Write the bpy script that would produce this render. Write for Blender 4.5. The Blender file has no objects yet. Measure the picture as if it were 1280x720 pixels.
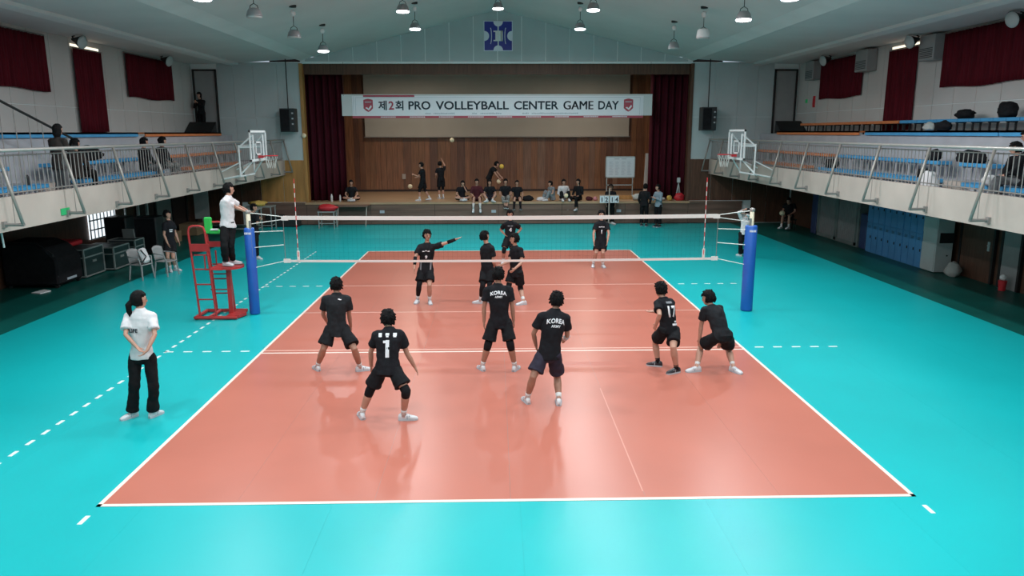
import bpy, bmesh, math, random
from mathutils import Vector, Matrix, noise
from mathutils.bvhtree import BVHTree
S = bpy.context.scene
COL = S.collection
PI = math.pi
rnd = random.Random(7)

# ------------------------------------------------------------------ camera, world, light, exposure
cam = bpy.data.cameras.new('camera'); co = bpy.data.objects.new('camera', cam); COL.objects.link(co)
yaw, pitch, roll, F = 0.02224, 0.20291, -0.00208, 945.51
fw = Vector((math.sin(yaw)*math.cos(pitch), math.cos(yaw)*math.cos(pitch), -math.sin(pitch)))
rt = Vector((math.cos(yaw), -math.sin(yaw), 0)); up = rt.cross(fw)
r2 = math.cos(roll)*rt + math.sin(roll)*up; u2 = -math.sin(roll)*rt + math.cos(roll)*up
m = Matrix((r2, u2, -fw)).transposed().to_4x4(); m.translation = Vector((-0.15168, -7.6512, 3.96649))
co.matrix_world = m
cam.sensor_width = 36; cam.lens = F/1280*36; cam.clip_start = .1; cam.clip_end = 200
S.camera = co
S.view_settings.view_transform = 'Standard'; S.view_settings.look = 'None'
S.view_settings.gamma = 1; S.view_settings.use_curve_mapping = False
S.view_settings.exposure = 0.0
w = bpy.data.worlds.new('world'); S.world = w; w.use_nodes = True
w.node_tree.nodes['Background'].inputs[0].default_value = (.75, .85, 1, 1)
w.node_tree.nodes['Background'].inputs[1].default_value = 0.6
LAMP_W = 118.0
# lit ceiling lamps: x, y, relative power
LAMP_ON = [(-6,-10.4,.7),(-2.8,-10.4,.7),(2.8,-10.4,.7),(6,-10.4,.7),
           (-6,-6.6,.8),(-2.8,-6.6,.9),(2.8,-6.6,.9),(6,-6.6,.8),
           (-6,-2.8,.9),(-2.8,-2.8,.9),(2.8,-2.8,.9),(6,-2.8,.9),
           (-6,1,1),(-2.8,1,1.1),(2.8,1,1.1),(6,1,1),
           (-6,4.9,1),(-2.8,4.9,1),(2.8,4.9,1),(6,4.9,1),
           (-6.1,8.8,1),(-2.8,8.8,1),(2.8,8.8,1),(6,8.8,1),
           (-2.8,11.8,.7),(2.8,11.8,1),(6,11.8,1),
           (-2.82,15.8,1),(2.76,15.6,1),
           (-5.95,19.3,.9),(-2.85,19.62,.6),(0,19.8,.5),(2.82,19.63,1.7)]
LAMP_OFF = [(-5.9,11.6),(-5.94,15.45),(5.85,18.6),(5.99,15.46)]
def ceil_z(x): return 9.0-.245*abs(x)

# ------------------------------------------------------------------ materials
MATS = {}
def mat(name, col, rough=.6, metal=0, noise_amt=0, scale=8, bump=0, bscale=40, spec=.5, emit=None, es=0, alpha=1, stretch=None, coat=0, c2=None):
    if name in MATS: return MATS[name]
    M = bpy.data.materials.new(name); M.use_nodes = True; nt = M.node_tree; b = nt.nodes['Principled BSDF']
    c = tuple(col)+(1,)
    b.inputs['Base Color'].default_value = c; b.inputs['Roughness'].default_value = rough; b.inputs['Metallic'].default_value = metal
    if rough >= .75 and spec == .5: spec = .15
    b.inputs['Specular IOR Level'].default_value = spec; b.inputs['Coat Weight'].default_value = coat; b.inputs['Coat Roughness'].default_value = .15
    if emit: b.inputs['Emission Color'].default_value = tuple(emit)+(1,); b.inputs['Emission Strength'].default_value = es
    if alpha < 1: b.inputs['Alpha'].default_value = alpha
    if noise_amt or bump or c2:
        tc = nt.nodes.new('ShaderNodeTexCoord'); mp = nt.nodes.new('ShaderNodeMapping')
        nt.links.new(tc.outputs['Object'], mp.inputs[0])
        if stretch: mp.inputs['Scale'].default_value = stretch
    if noise_amt or c2:
        n = nt.nodes.new('ShaderNodeTexNoise'); n.inputs['Scale'].default_value = scale; n.inputs['Detail'].default_value = 4
        nt.links.new(mp.outputs[0], n.inputs['Vector'])
        mx = nt.nodes.new('ShaderNodeMix'); mx.data_type = 'RGBA'
        k = noise_amt
        if c2: mx.inputs[6].default_value = c; mx.inputs[7].default_value = tuple(c2)+(1,)
        else:
            mx.inputs[6].default_value = tuple(v*(1-k) for v in col)+(1,); mx.inputs[7].default_value = tuple(min(1, v*(1+k)) for v in col)+(1,)
        rp = nt.nodes.new('ShaderNodeMapRange'); rp.inputs[1].default_value = .3; rp.inputs[2].default_value = .7
        nt.links.new(n.outputs['Fac'], rp.inputs[0]); nt.links.new(rp.outputs[0], mx.inputs[0]); nt.links.new(mx.outputs[2], b.inputs['Base Color'])
    if bump:
        n2 = nt.nodes.new('ShaderNodeTexNoise'); n2.inputs['Scale'].default_value = bscale; n2.inputs['Detail'].default_value = 3
        nt.links.new(mp.outputs[0], n2.inputs['Vector'])
        bp = nt.nodes.new('ShaderNodeBump'); bp.inputs['Strength'].default_value = bump; bp.inputs['Distance'].default_value = .02
        nt.links.new(n2.outputs['Fac'], bp.inputs['Height']); nt.links.new(bp.outputs[0], b.inputs['Normal'])
    MATS[name] = M; return M
mat('cyan_mat', (.006,.405,.42), .33, 0, .07, .35, .05, 1.2, .35)
mat('court_mat', (.47,.148,.104), .30, 0, .06, .5, .05, 1.2, .35)
mat('teal_floor', (.004,.10,.085), .40, 0, .15, .8, .04, 3, .4)
mat('line_paint', (.78,.66,.58), .45)
mat('line_white', (.72,.78,.76), .45)
mat('seam_pink', (.60,.27,.21), .4)
mat('line_soft', (.68,.38,.31), .4)
mat('wall_paint', (.56,.53,.51), .7, 0, .06, .6)
mat('gable_paint', (.47,.53,.54), .65, 0, .07, .7)
mat('joint_strip', (.80,.84,.84), .6)
mat('ceiling_paint', (.66,.63,.62), .8, 0, .05, .5)
mat('beam_paint', (.74,.71,.70), .75, 0, .05, .8)
mat('fascia', (.44,.37,.325), .7, 0, .08, 1.2)
mat('concrete_grey', (.42,.42,.45), .8, 0, .08, 2)
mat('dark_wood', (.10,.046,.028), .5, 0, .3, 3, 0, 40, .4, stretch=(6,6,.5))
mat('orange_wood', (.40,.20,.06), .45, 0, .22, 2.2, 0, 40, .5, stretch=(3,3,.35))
mat('stage_front', (.15,.09,.068), .55, 0, .22, 2, 0, 40, .4, stretch=(.3,3,4))
mat('stage_floor', (.42,.27,.16), .4, 0, .12, 2, 0, 40, .5, stretch=(.4,5,1))
mat('stage_dark', (.03,.015,.012), .7)
for i, c in enumerate([(.22,.095,.042),(.17,.070,.034),(.24,.10,.046),(.125,.053,.030),(.20,.105,.065)]):
    mat('plank_%d'%i, c, .42, 0, .3, 2.5, 0, 40, .5, stretch=(9,9,.45))
mat('curtain_red', (.085,.005,.011), .85, 0, .25, 3, stretch=(3,3,.3))
mat('curtain_dark', (.050,.004,.010), .85, 0, .25, 3, stretch=(3,3,.3))
mat('screen_cloth', (.44,.40,.35), .85, 0, .04, 1)
mat('steel', (.50,.47,.44), .35, .45, .05, 5)
mat('steel_dull', (.27,.25,.235), .5, .3, .05, 5)
mat('white_paint', (.82,.82,.82), .4)
mat('blue_seat', (.06,.32,.60), .5, 0, .12, 2)
mat('orange_seat', (.62,.19,.06), .5, 0, .12, 2)
mat('pole_beige', (.50,.46,.34), .5)
mat('strut_steel', (.30,.275,.25), .4, .3)
mat('mat_blue', (.03,.055,.15), .6)
mat('black', (.010,.010,.011), .6)
mat('black_plastic', (.018,.018,.020), .4)
mat('black_cloth', (.012,.012,.014), .85, 0, .25, 9)
mat('speaker_grey', (.02,.025,.028), .55)
mat('blue_pad', (.015,.10,.42), .42, 0, .06, 3, .15, 5, .5)
mat('red_metal', (.42,.03,.03), .4, .1, .1, 6)
mat('net_tape', (.74,.66,.62), .6)
mat('rope_white', (.7,.7,.66), .7)
mat('net_black', (.02,.03,.03), .8)
mat('red_paint', (.6,.03,.04), .45)
mat('clear_board', (.6,.7,.75), .1, 0, alpha=.12)
mat('locker_blue', (.09,.30,.60), .45, .1, .08, 2)
mat('locker_white', (.52,.56,.56), .5, .1, .05, 2)
mat('cage_grey', (.24,.28,.27), .55, .3, .12, 3)
mat('dark_trim', (.012,.010,.010), .6)
mat('unit_grey', (.30,.30,.30), .55, 0, .06, 3)
mat('green_sign', (.02,.35,.12), .5, emit=(.02,.4,.12), es=.15)
mat('sign_blue', (.02,.03,.30), .4)
mat('sign_grey', (.80,.82,.90), .45)
mat('banner_white', (.72,.74,.78), .6)
mat('banner_edge', (.56,.59,.59), .6)
mat('banner_ink', (.01,.025,.04), .6)
mat('banner_red', (.38,.06,.09), .6)
mat('board_white', (.62,.68,.72), .4)
mat('ink_grey', (.40,.45,.50), .6)
mat('lamp_on', (1,1,1), .5, emit=(.93,.97,1), es=9)
mat('lamp_off', (.5,.5,.5), .3)
mat('lamp_shell', (.32,.32,.33), .4, .4)
mat('gap_light', (1,1,1), .5, emit=(1,.90,.68), es=1.3)
mat('window_glow', (1,1,1), .5, emit=(.85,.93,1), es=1.2)
mat('bag_pale', (.42,.44,.42), .7, 0, .1, 6, .4, 10)
mat('green_cloth', (.03,.5,.08), .7)
mat('grey_plastic', (.26,.26,.26), .5)
mat('cardboard', (.36,.24,.14), .8, 0, .1, 4)
mat('teal_case', (.018,.045,.045), .5, .1, .1, 4)
mat('alu', (.40,.42,.41), .45, .5)
mat('dark_metal', (.03,.03,.03), .5, .5)
mat('yellow_cloth', (.55,.38,.10), .8, 0, .2, 8)
mat('red_cloth', (.5,.018,.028), .55, 0, .1, 4)
mat('ball_pale', (.85,.72,.48), .5, 0, .15, 10)
mat('ball_yellow', (.85,.55,.06), .45)
mat('ball_blue', (.05,.12,.35), .45)
mat('skin', (.46,.245,.175), .55, 0, .06, 7)
mat('skin_tan', (.34,.17,.115), .55, 0, .06, 7)
mat('hair', (.005,.0045,.005), .75, 0, .3, 30, .4, 90)
mat('eye', (.01,.008,.008), .3); mat('lips', (.36,.12,.10), .5)
mat('shoe_white', (.62,.62,.64), .5, 0, .08, 20); mat('shoe_black', (.015,.015,.02), .5)
mat('sole_grey', (.45,.47,.50), .6); mat('sock_white', (.62,.60,.59), .8)
mat('tee_black', (.011,.011,.014), .8, 0, .2, 12, .15, 30)
mat('tee_charcoal', (.016,.017,.020), .8, 0, .2, 12, .15, 30)
mat('shorts_black', (.010,.010,.012), .8, 0, .2, 12, .15, 30)
mat('shorts_navy', (.030,.026,.042), .8, 0, .2, 12, .15, 30)
mat('tee_white', (.62,.60,.61), .8, 0, .05, 8, .2, 25)
mat('trouser_black', (.008,.008,.009), .85, 0, .2, 10, .2, 18)
mat('maroon', (.07,.016,.022), .8, 0, .15, 10)
mat('grey_cloth', (.20,.22,.24), .85, 0, .1, 9, .2, 20)
mat('bluegrey_cloth', (.22,.28,.33), .85, 0, .1, 9, .2, 20)
mat('brown_jacket', (.035,.028,.026), .85, 0, .2, 9, .2, 20)
mat('grey_trouser', (.12,.12,.125), .85, 0, .1, 9, .2, 20)
mat('pattern_grey', (.06,.06,.06), .85, c2=(.40,.38,.36), scale=14)
mat('print_white', (.80,.79,.82), .6); mat('print_grey', (.22,.22,.24), .7); mat('print_dark', (.02,.02,.03), .6)
mat('pink_thing', (.5,.2,.22), .6)

# ------------------------------------------------------------------ helpers
def V(*a): return Vector(a)
class MB:
    def __init__(s): s.v = []; s.f = []
    def add(s, vs, fs):
        o = len(s.v); s.v += [Vector(a) for a in vs]; s.f += [tuple(o+i for i in f) for f in fs]; return s
    def box(s, lo, hi):
        x0,y0,z0 = lo; x1,y1,z1 = hi
        return s.add([(x0,y0,z0),(x1,y0,z0),(x1,y1,z0),(x0,y1,z0),(x0,y0,z1),(x1,y0,z1),(x1,y1,z1),(x0,y1,z1)],
                     [(0,3,2,1),(4,5,6,7),(0,1,5,4),(1,2,6,5),(2,3,7,6),(3,0,4,7)])
    def obox(s, c, ax, size):
        c = Vector(c); a = [Vector(k).normalized()*h/2 for k, h in zip(ax, size)]
        vs = [c+i*a[0]+j*a[1]+k*a[2] for k in (-1,1) for i, j in ((-1,-1),(1,-1),(1,1),(-1,1))]
        return s.add(vs, [(0,3,2,1),(4,5,6,7),(0,1,5,4),(1,2,6,5),(2,3,7,6),(3,0,4,7)])
    def prism(s, poly, d):
        d = Vector(d); n = len(poly); P = [Vector(q) for q in poly]
        return s.add(P+[q+d for q in P], [tuple(range(n))[::-1], tuple(range(n, 2*n))]+[(i, (i+1) % n, n+(i+1) % n, n+i) for i in range(n)])
    def tube(s, pts, r, n=8, closed=False, ref=None):
        P = [Vector(q) for q in pts]; k = len(P); R = r if isinstance(r, (list, tuple)) else [r]*k
        rings = []; prev = None
        for i in range(k):
            if closed: t = (P[(i+1) % k]-P[i-1]).normalized()
            else: t = (P[min(i+1, k-1)]-P[max(i-1, 0)]).normalized()
            if prev is None:
                a = Vector(ref) if ref else (V(0,0,1) if abs(t.z) < .9 else V(0,1,0))
            else: a = prev
            a = (a-t*a.dot(t)).normalized(); b = t.cross(a); prev = a
            rr = R[i] if isinstance(R[i], (tuple, list)) else (R[i], R[i])
            rings.append([P[i]+a*math.cos(2*PI*j/n)*rr[0]+b*math.sin(2*PI*j/n)*rr[1] for j in range(n)])
        vs = [q for rg in rings for q in rg]; fs = []
        for i in range(k if closed else k-1):
            i2 = (i+1) % k
            fs += [(i*n+j, i*n+(j+1) % n, i2*n+(j+1) % n, i2*n+j) for j in range(n)]
        if not closed: fs += [tuple(range(n))[::-1], tuple(range((k-1)*n, k*n))]
        return s.add(vs, fs)
    def cyl(s, a, b, r, n=12, r2=None): return s.tube([a, b], [r, r if r2 is None else r2], n)
    def limb(s, pts, rad, n=12):
        # tube with rounded ends
        P = [Vector(q) for q in pts]; R = list(rad)
        d0 = (P[0]-P[1]).normalized(); d1 = (P[-1]-P[-2]).normalized(); g = lambda x: x if not isinstance(x, (tuple, list)) else x
        def sc(x, k): return (x[0]*k, x[1]*k) if isinstance(x, (tuple, list)) else x*k
        def mn(x): return min(x) if isinstance(x, (tuple, list)) else x
        P2 = [P[0]+d0*mn(R[0])*.9, P[0]+d0*mn(R[0])*.6]+P+[P[-1]+d1*mn(R[-1])*.6, P[-1]+d1*mn(R[-1])*.9]
        R2 = [sc(R[0], .35), sc(R[0], .8)]+R+[sc(R[-1], .8), sc(R[-1], .35)]
        return s.tube(P2, R2, n)
    def ell(s, c, rad, ax=None, nu=16, nv=10, fn=None):
        c = Vector(c); ax = [Vector(a) for a in ax] if ax else [V(1,0,0), V(0,1,0), V(0,0,1)]
        vs = []
        for i in range(1, nv):
            th = PI*i/nv
            for j in range(nu):
                ph = 2*PI*j/nu; d = V(math.sin(th)*math.cos(ph), math.sin(th)*math.sin(ph), math.cos(th))
                k = fn(d) if fn else 1
                vs.append(c+(ax[0]*d.x*rad[0]+ax[1]*d.y*rad[1]+ax[2]*d.z*rad[2])*k)
        kt = fn(V(0,0,1)) if fn else 1; kb = fn(V(0,0,-1)) if fn else 1
        vs += [c+ax[2]*rad[2]*kt, c-ax[2]*rad[2]*kb]; T = len(vs)-2; Bt = T+1; fs = []
        for i in range(nv-2):
            fs += [(i*nu+j, (i+1)*nu+j, (i+1)*nu+(j+1) % nu, i*nu+(j+1) % nu) for j in range(nu)]
        fs += [(T, j, (j+1) % nu) for j in range(nu)]; o = (nv-2)*nu
        fs += [(Bt, o+(j+1) % nu, o+j) for j in range(nu)]
        return s.add(vs, fs)
    def lathe(s, c, prof, n=20, axis=(0,0,1)):
        c = Vector(c); A = Vector(axis).normalized(); a = (V(1,0,0) if abs(A.x) < .9 else V(0,1,0)); a = (a-A*a.dot(A)).normalized(); b = A.cross(a)
        vs = [c+A*z+(a*math.cos(2*PI*j/n)+b*math.sin(2*PI*j/n))*r for r, z in prof for j in range(n)]; k = len(prof)
        fs = [(i*n+j, i*n+(j+1) % n, (i+1)*n+(j+1) % n, (i+1)*n+j) for i in range(k-1) for j in range(n)]
        fs += [tuple(range(n))[::-1], tuple(range((k-1)*n, k*n))]
        return s.add(vs, fs)
    def grid(s, fn, nu, nv):
        vs = [fn(i/nu, j/nv) for i in range(nu+1) for j in range(nv+1)]
        return s.add(vs, [(i*(nv+1)+j, (i+1)*(nv+1)+j, (i+1)*(nv+1)+j+1, i*(nv+1)+j+1) for i in range(nu) for j in range(nv)])
    def build(s, name, m, parent=None, smooth=False, local=False, bevel=0, flat_origin=None):
        me = bpy.data.meshes.new(name)
        if parent is not None: org = V(0,0,0) if local else world_loc(parent)
        elif flat_origin is not None: org = Vector(flat_origin)
        elif local: org = V(0,0,0)
        else:
            xs = [v.x for v in s.v]; ys = [v.y for v in s.v]; zs = [v.z for v in s.v]
            org = V((min(xs)+max(xs))/2, (min(ys)+max(ys))/2, min(zs))
        me.from_pydata([v-org for v in s.v], [], s.f); me.update()
        bm = bmesh.new(); bm.from_mesh(me); bmesh.ops.recalc_face_normals(bm, faces=bm.faces)
        if bevel: bmesh.ops.bevel(bm, geom=bm.edges[:], offset=bevel, segments=1, affect='EDGES', profile=.5)
        bm.to_mesh(me); bm.free()
        if smooth: me.polygons.foreach_set('use_smooth', [True]*len(me.polygons))
        me.materials.append(MATS[m] if isinstance(m, str) else m)
        o = bpy.data.objects.new(name, me); COL.objects.link(o)
        if parent is not None: o.parent = parent
        else: o.location = org
        return o
def world_loc(o):
    L = V(0,0,0)
    while o is not None: L = L+o.location; o = o.parent
    return L
def tag(o, label, cat, group=None, kind=None):
    if label: o['label'] = label
    if cat: o['category'] = cat
    if group: o['group'] = group
    if kind: o['kind'] = kind
    return o
def struct(o): o['kind'] = 'structure'; return o
def thing(name, label, cat, loc=(0,0,0), rz=0, group=None):
    o = bpy.data.objects.new(name, None); o.empty_display_size = .1; COL.objects.link(o); o.location = loc; o.rotation_euler = (0,0,rz)
    return tag(o, label, cat, group)
def kids(o): return [c for c in COL.objects if c.parent is o]
def dup(root, loc=None, rz=None, label=None):
    def cp(o, par):
        c = o.copy(); COL.objects.link(c); c.parent = par
        for k in list(o.children): cp(k, c)
        return c
    r = cp(root, None)
    if loc is not None: r.location = loc
    if rz is not None: r.rotation_euler = (0,0,rz)
    if label: r['label'] = label
    return r
def copy_part(o, par, off=(0,0,0)):
    c = o.copy(); COL.objects.link(c); c.parent = par; c.location = o.location+Vector(off); return c
def text(name, body, m, parent, c, ax, ay, height=None, width=None, bold=0, thick=.004, space=1, shear=0, spacing_bend=0):
    """real lettering: c centre, ax reading direction, ay up; sized to a given cap height and/or width"""
    cu = bpy.data.curves.new(name, 'FONT'); cu.body = body; cu.align_x = 'CENTER'; cu.align_y = 'CENTER'; cu.offset = bold
    cu.resolution_u = 3; cu.space_character = space; cu.size = 1
    o = bpy.data.objects.new(name, cu); COL.objects.link(o); dg = bpy.context.evaluated_depsgraph_get()
    me = bpy.data.meshes.new_from_object(o.evaluated_get(dg)); bpy.data.objects.remove(o); bpy.data.curves.remove(cu)
    if not me.vertices: return None
    xs = [v.co.x for v in me.vertices]; ys = [v.co.y for v in me.vertices]
    w, h = max(xs)-min(xs), max(ys)-min(ys); cx, cy = (max(xs)+min(xs))/2, (max(ys)+min(ys))/2
    sy = height/h if height else width/w; sx = width/w if width else sy
    ax = Vector(ax).normalized(); ay = Vector(ay).normalized(); az = ax.cross(ay); org = world_loc(parent)
    bm = bmesh.new(); bm.from_mesh(me)
    if thick:
        r = bmesh.ops.extrude_face_region(bm, geom=bm.faces[:]); 
        for v in [g for g in r['geom'] if isinstance(g, bmesh.types.BMVert)]: v.co.z += 1
    for v in bm.verts:
        x = (v.co.x-cx)*sx; y = (v.co.y-cy)*sy
        if spacing_bend: y -= spacing_bend*(x*x)
        v.co = Vector(c)-org+ax*x+ay*y+az*(v.co.z*thick)
    bm.to_mesh(me); bm.free()
    me.materials.clear(); me.materials.append(MATS[m]); me.name = name
    o = bpy.data.objects.new(name, me); COL.objects.link(o); o.parent = parent
    return o

# ------------------------------------------------------------------ the setting
YB, YF, XS = -12.0, 25.8, 13.0
fl = struct(MB().box((-XS,YB,-.3),(XS,YF,-.004)).build('floor', 'teal_floor', flat_origin=(0,0,0)))
x = -10.1
while x < 10.29:
    MB().box((x,YB+.2,-.004),(min(x+2.039,10.3),YF-.12,0)).build('floor_mat', 'cyan_mat', fl); x += 2.04
for i in range(6):
    MB().box((-4.5+1.5*i+.001,0,-.001),(-3.0+1.5*i-.001,18,.002)).build('court_mat', 'court_mat', fl)
def line(x0,y0,x1,y1,m='line_paint',name='court_line'): return MB().box((x0,y0,.0),(x1,y1,.004)).build(name, m, fl)
line(-4.5,0,4.5,.055); line(-4.5,17.95,4.5,18); line(-4.5,0,-4.45,18); line(4.45,0,4.5,18)
line(-4.45,5.95,4.45,6.0,'line_soft'); line(-4.45,5.79,4.45,5.84); line(-4.45,8.97,4.45,9.02,'line_soft'); line(-4.45,12,4.45,12.05,'line_soft')
line(1.42,10.26,2.3,10.30,'line_soft'); line(1.485,.2,1.5,3.7,'seam_pink','seam_line')
for y0 in (5.93,12.0):
    for sx in (-1,1):
        for k in range(5):
            a = 4.72+k*.35; line(*(sorted([sx*a,sx*(a+.16)])[i] if j == 0 else yy for i, j, yy in ((0,0,0),(0,1,y0),(1,0,0),(1,1,y0+.05))), 'line_white', 'line_dash')
k = 0
while .2+k*.35 < 17.8:
    line(-6.28,.3+k*.35,-6.23,.46+k*.35,'line_white','line_dash'); k += 1
for sx in (-1,1): line(min(sx*4.45,sx*4.5),-.38,max(sx*4.45,sx*4.5),-.2,'line_white','line_dash')

# side walls (behind the camera the hall simply goes on)
def side_wall(sx, name):
    a, b = (XS, XS+.2) if sx > 0 else (-XS-.2, -XS)
    w_ = struct(MB().box((a,YB,2.3),(b,YF,6.9)).build(name, 'joint_strip', flat_origin=(sx*XS,0,0)))
    MB().box((a,YB,-.1),(b,YF,2.3)).build('wood_facing', 'dark_wood', w_)
    y = YF-1.04; i = 0
    while y > 2:
        lo, hi = sorted((sx*(XS-.02), sx*(XS+.01)))
        MB().box((lo,y+.010,3.9),(hi,y+1.030,4.735)).build('panel', 'wall_paint', w_)
        MB().box((lo,y+.010,4.755),(hi,y+1.030,6.8)).build('panel', 'wall_paint', w_)
        y -= 1.04
    MB().box((min(sx*12.98,sx*13),YB,3.9),(max(sx*12.98,sx*13),y+1.03,6.8)).build('wall_sheet','wall_paint',w_)
    return w_
wl = side_wall(-1,'wall_left'); wr = side_wall(1,'wall_right')
struct(MB().box((-XS-.2,YB-.2,-.3),(XS+.2,YB,9.3)).build('wall_back','wall_paint'))
# front wall with the stage opening
wf = MB()
wf.box((-13.2,YF,-.3),(-8.35,YF+.25,6.9)).box((8.35,YF,-.3),(13.2,YF+.25,6.9))
wf.prism([(-8.35,YF,6.85),(8.35,YF,6.85),(8.35,YF,6.96),(0,YF,9.05),(-8.35,YF,6.96)],(0,.25,0))
wf = struct(wf.build('wall_front','joint_strip',flat_origin=(0,YF,0)))
for i in range(-8,8):
    a, b = i*1.02+.018, i*1.02+1.002
    MB().prism([(a,YF-.02,6.93),(b,YF-.02,6.93),(b,YF-.02,ceil_z(b)-.01),(a,YF-.02,ceil_z(a)-.01)],(0,.03,0)).build('panel','gable_paint',wf)
MB().box((-8.35,YF-.05,6.83),(8.35,YF+.02,6.92)).build('trim','joint_strip',wf)
for sx in (-1,1):
    X = [8.37,9.36,10.35,11.2,11.88] ; X2 = [8.37,9.36,10.35,11.2,11.88,12.92]
    for i in range(4):
        for z0,z1 in ((2.82,4.6),(4.612,6.86)):
            lo, hi = sorted((sx*(X[i]+.006), sx*(X[i+1]-.006)))
            MB().box((lo,YF-.02,z0),(hi,YF+.01,z1)).build('panel','gable_paint',wf)
    for i in range(5):
        lo, hi = sorted((sx*(X2[i]+.008), sx*(X2[i+1]-.008)))
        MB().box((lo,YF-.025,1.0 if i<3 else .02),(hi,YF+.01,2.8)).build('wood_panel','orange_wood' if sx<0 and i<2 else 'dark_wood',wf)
    lo, hi = sorted((sx*11.9, sx*12.9))
    d = struct(MB().box((lo,YF-.03,3.9),(hi,YF-.005,6.58)).build('door_1' if sx < 0 else 'door_2','unit_grey'))
    fr = MB()
    for a_, b_ in ((lo,lo+.07),(hi-.07,hi)) : fr.box((a_,YF-.09,3.9),(b_,YF-.02,6.6))
    fr.box((lo,YF-.09,6.53),(hi,YF-.02,6.6)); fr.build('door_frame','dark_trim',d)
    # the dark stepped ramp in front of the doorway
    t = MB().prism([(lo-.05,YF-.62,4.42),(lo-.05,YF-.62,3.92),(lo-.05,YF-1.4,3.92)],(1.1,0,0)).build('entry_ramp','dark_trim')
    tag(t,'dark sloped block below the %s upper corner doorway' % ('left' if sx < 0 else 'right'),'ramp')
    # proscenium edge
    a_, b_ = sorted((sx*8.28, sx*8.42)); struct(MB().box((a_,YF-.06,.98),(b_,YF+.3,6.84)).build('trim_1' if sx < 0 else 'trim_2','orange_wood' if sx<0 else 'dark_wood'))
# ceiling
def cquad(pts, th=.12): return MB().prism(pts, (0,YF-YB+.2,0))
cm = MB()
for sx in (-1,1):
    cm.prism([(0,YB,9.0),(sx*7.75,YB,ceil_z(7.75)),(sx*7.75,YB,ceil_z(7.75)+.3),(0,YB,9.3)],(0,YF-YB,0))
    cm.prism([(sx*8.3,YB,7.03),(sx*11.1,YB,6.86),(sx*11.1,YB,7.2),(sx*8.3,YB,7.3)],(0,YF-YB,0))
    cm.prism([(sx*11.1,YB,6.86),(sx*13.2,YB,6.80),(sx*13.2,YB,7.2),(sx*11.1,YB,7.2)],(0,YF-YB,0))
struct(cm.build('ceiling','ceiling_paint',flat_origin=(0,0,9)))
n_ = 3
for sx in (-1,1):
    struct(MB().prism([(sx*7.7,YB,7.15),(sx*8.35,YB,6.95),(sx*8.45,YB,6.98),(sx*8.3,YB,7.3),(sx*7.7,YB,7.4)],(0,YF-YB,0)).build('trim_%d'%n_,'beam_paint')); n_ += 1
    struct(MB().prism([(sx*10.95,YB,6.78),(sx*11.3,YB,6.75),(sx*11.3,YB,7.0),(sx*10.95,YB,7.0)],(0,YF-YB,0)).build('trim_%d'%n_,'beam_paint')); n_ += 1
# stage
YS, ZS = 31.9, .98
st = struct(MB().box((-9.5,YF-.05,.9),(9.5,YS,ZS)).build('floor_stage','stage_floor',flat_origin=(0,YF,0)))
sf = struct(MB().box((-10.5,YF-.06,0),(10.8,YF+.1,.9)).build('stage_front','stage_dark',flat_origin=(0,YF,0)))
x = -10.5; seg = [-10.5,-8.4,-5.6,-2.8,0,2.8,5.6,8.4,10.8]
for i in range(8):
    for z0,z1 in ((.02,.30),(.31,.60),(.61,.88)):
        MB().box((seg[i]+.008,YF-.085,z0),(seg[i+1]-.008,YF-.055,z1)).build('plank','stage_front',sf)
MB().box((-10.5,YF-.12,.885),(-8.45,YF+0,ZS-.01)).build('stage_lip','stage_front',sf); MB().box((8.45,YF-.12,.885),(10.8,YF+0,ZS-.01)).build('stage_lip','stage_front',sf)
MB().box((-8.45,YF-.12,.885),(8.45,YF-.05,ZS)).build('stage_lip','stage_floor',sf)
for xx in (-5.11,-.21,5.32):
    MB().box((xx-.10,YF-.10,.5),(xx+.10,YF-.083,.62)).build('socket_plate','ink_grey',sf)
ws = struct(MB().box((-9.6,YS,.9),(9.6,YS+.2,7.2)).build('wall_stage','stage_dark',flat_origin=(0,YS,0)))
x = -9.3; i = 0
while x < 9.3:
    wd = rnd.choice([.26,.30,.34,.40]); d = rnd.uniform(0,.018)
    MB().box((x+.004,YS-.03-d,ZS),(x+wd-.004,YS+.01,6.9)).build('plank','plank_%d' % rnd.choice([0,0,1,1,2,3,4]),ws); x += wd
MB().box((-9.3,YS-.07,ZS),(9.3,YS-.02,ZS+.1)).build('skirting','stage_dark',ws)
struct(MB().box((-9.7,YF+.2,.9),(-9.5,YS,7.1)).box((9.5,YF+.2,.9),(9.7,YS,7.1)).build('wall_stage_side','stage_dark'))
struct(MB().box((-9.7,YF+.2,6.95),(9.7,YS+.2,7.1)).build('ceiling_stage','stage_dark'))
MB().box((-8.3,YF+.2,6.4),(8.3,YF+.25,6.95)).build('valance','dark_wood',st)
for xx,zz in ((-4.45,1.35),(-3.9,1.55)): pass

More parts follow.
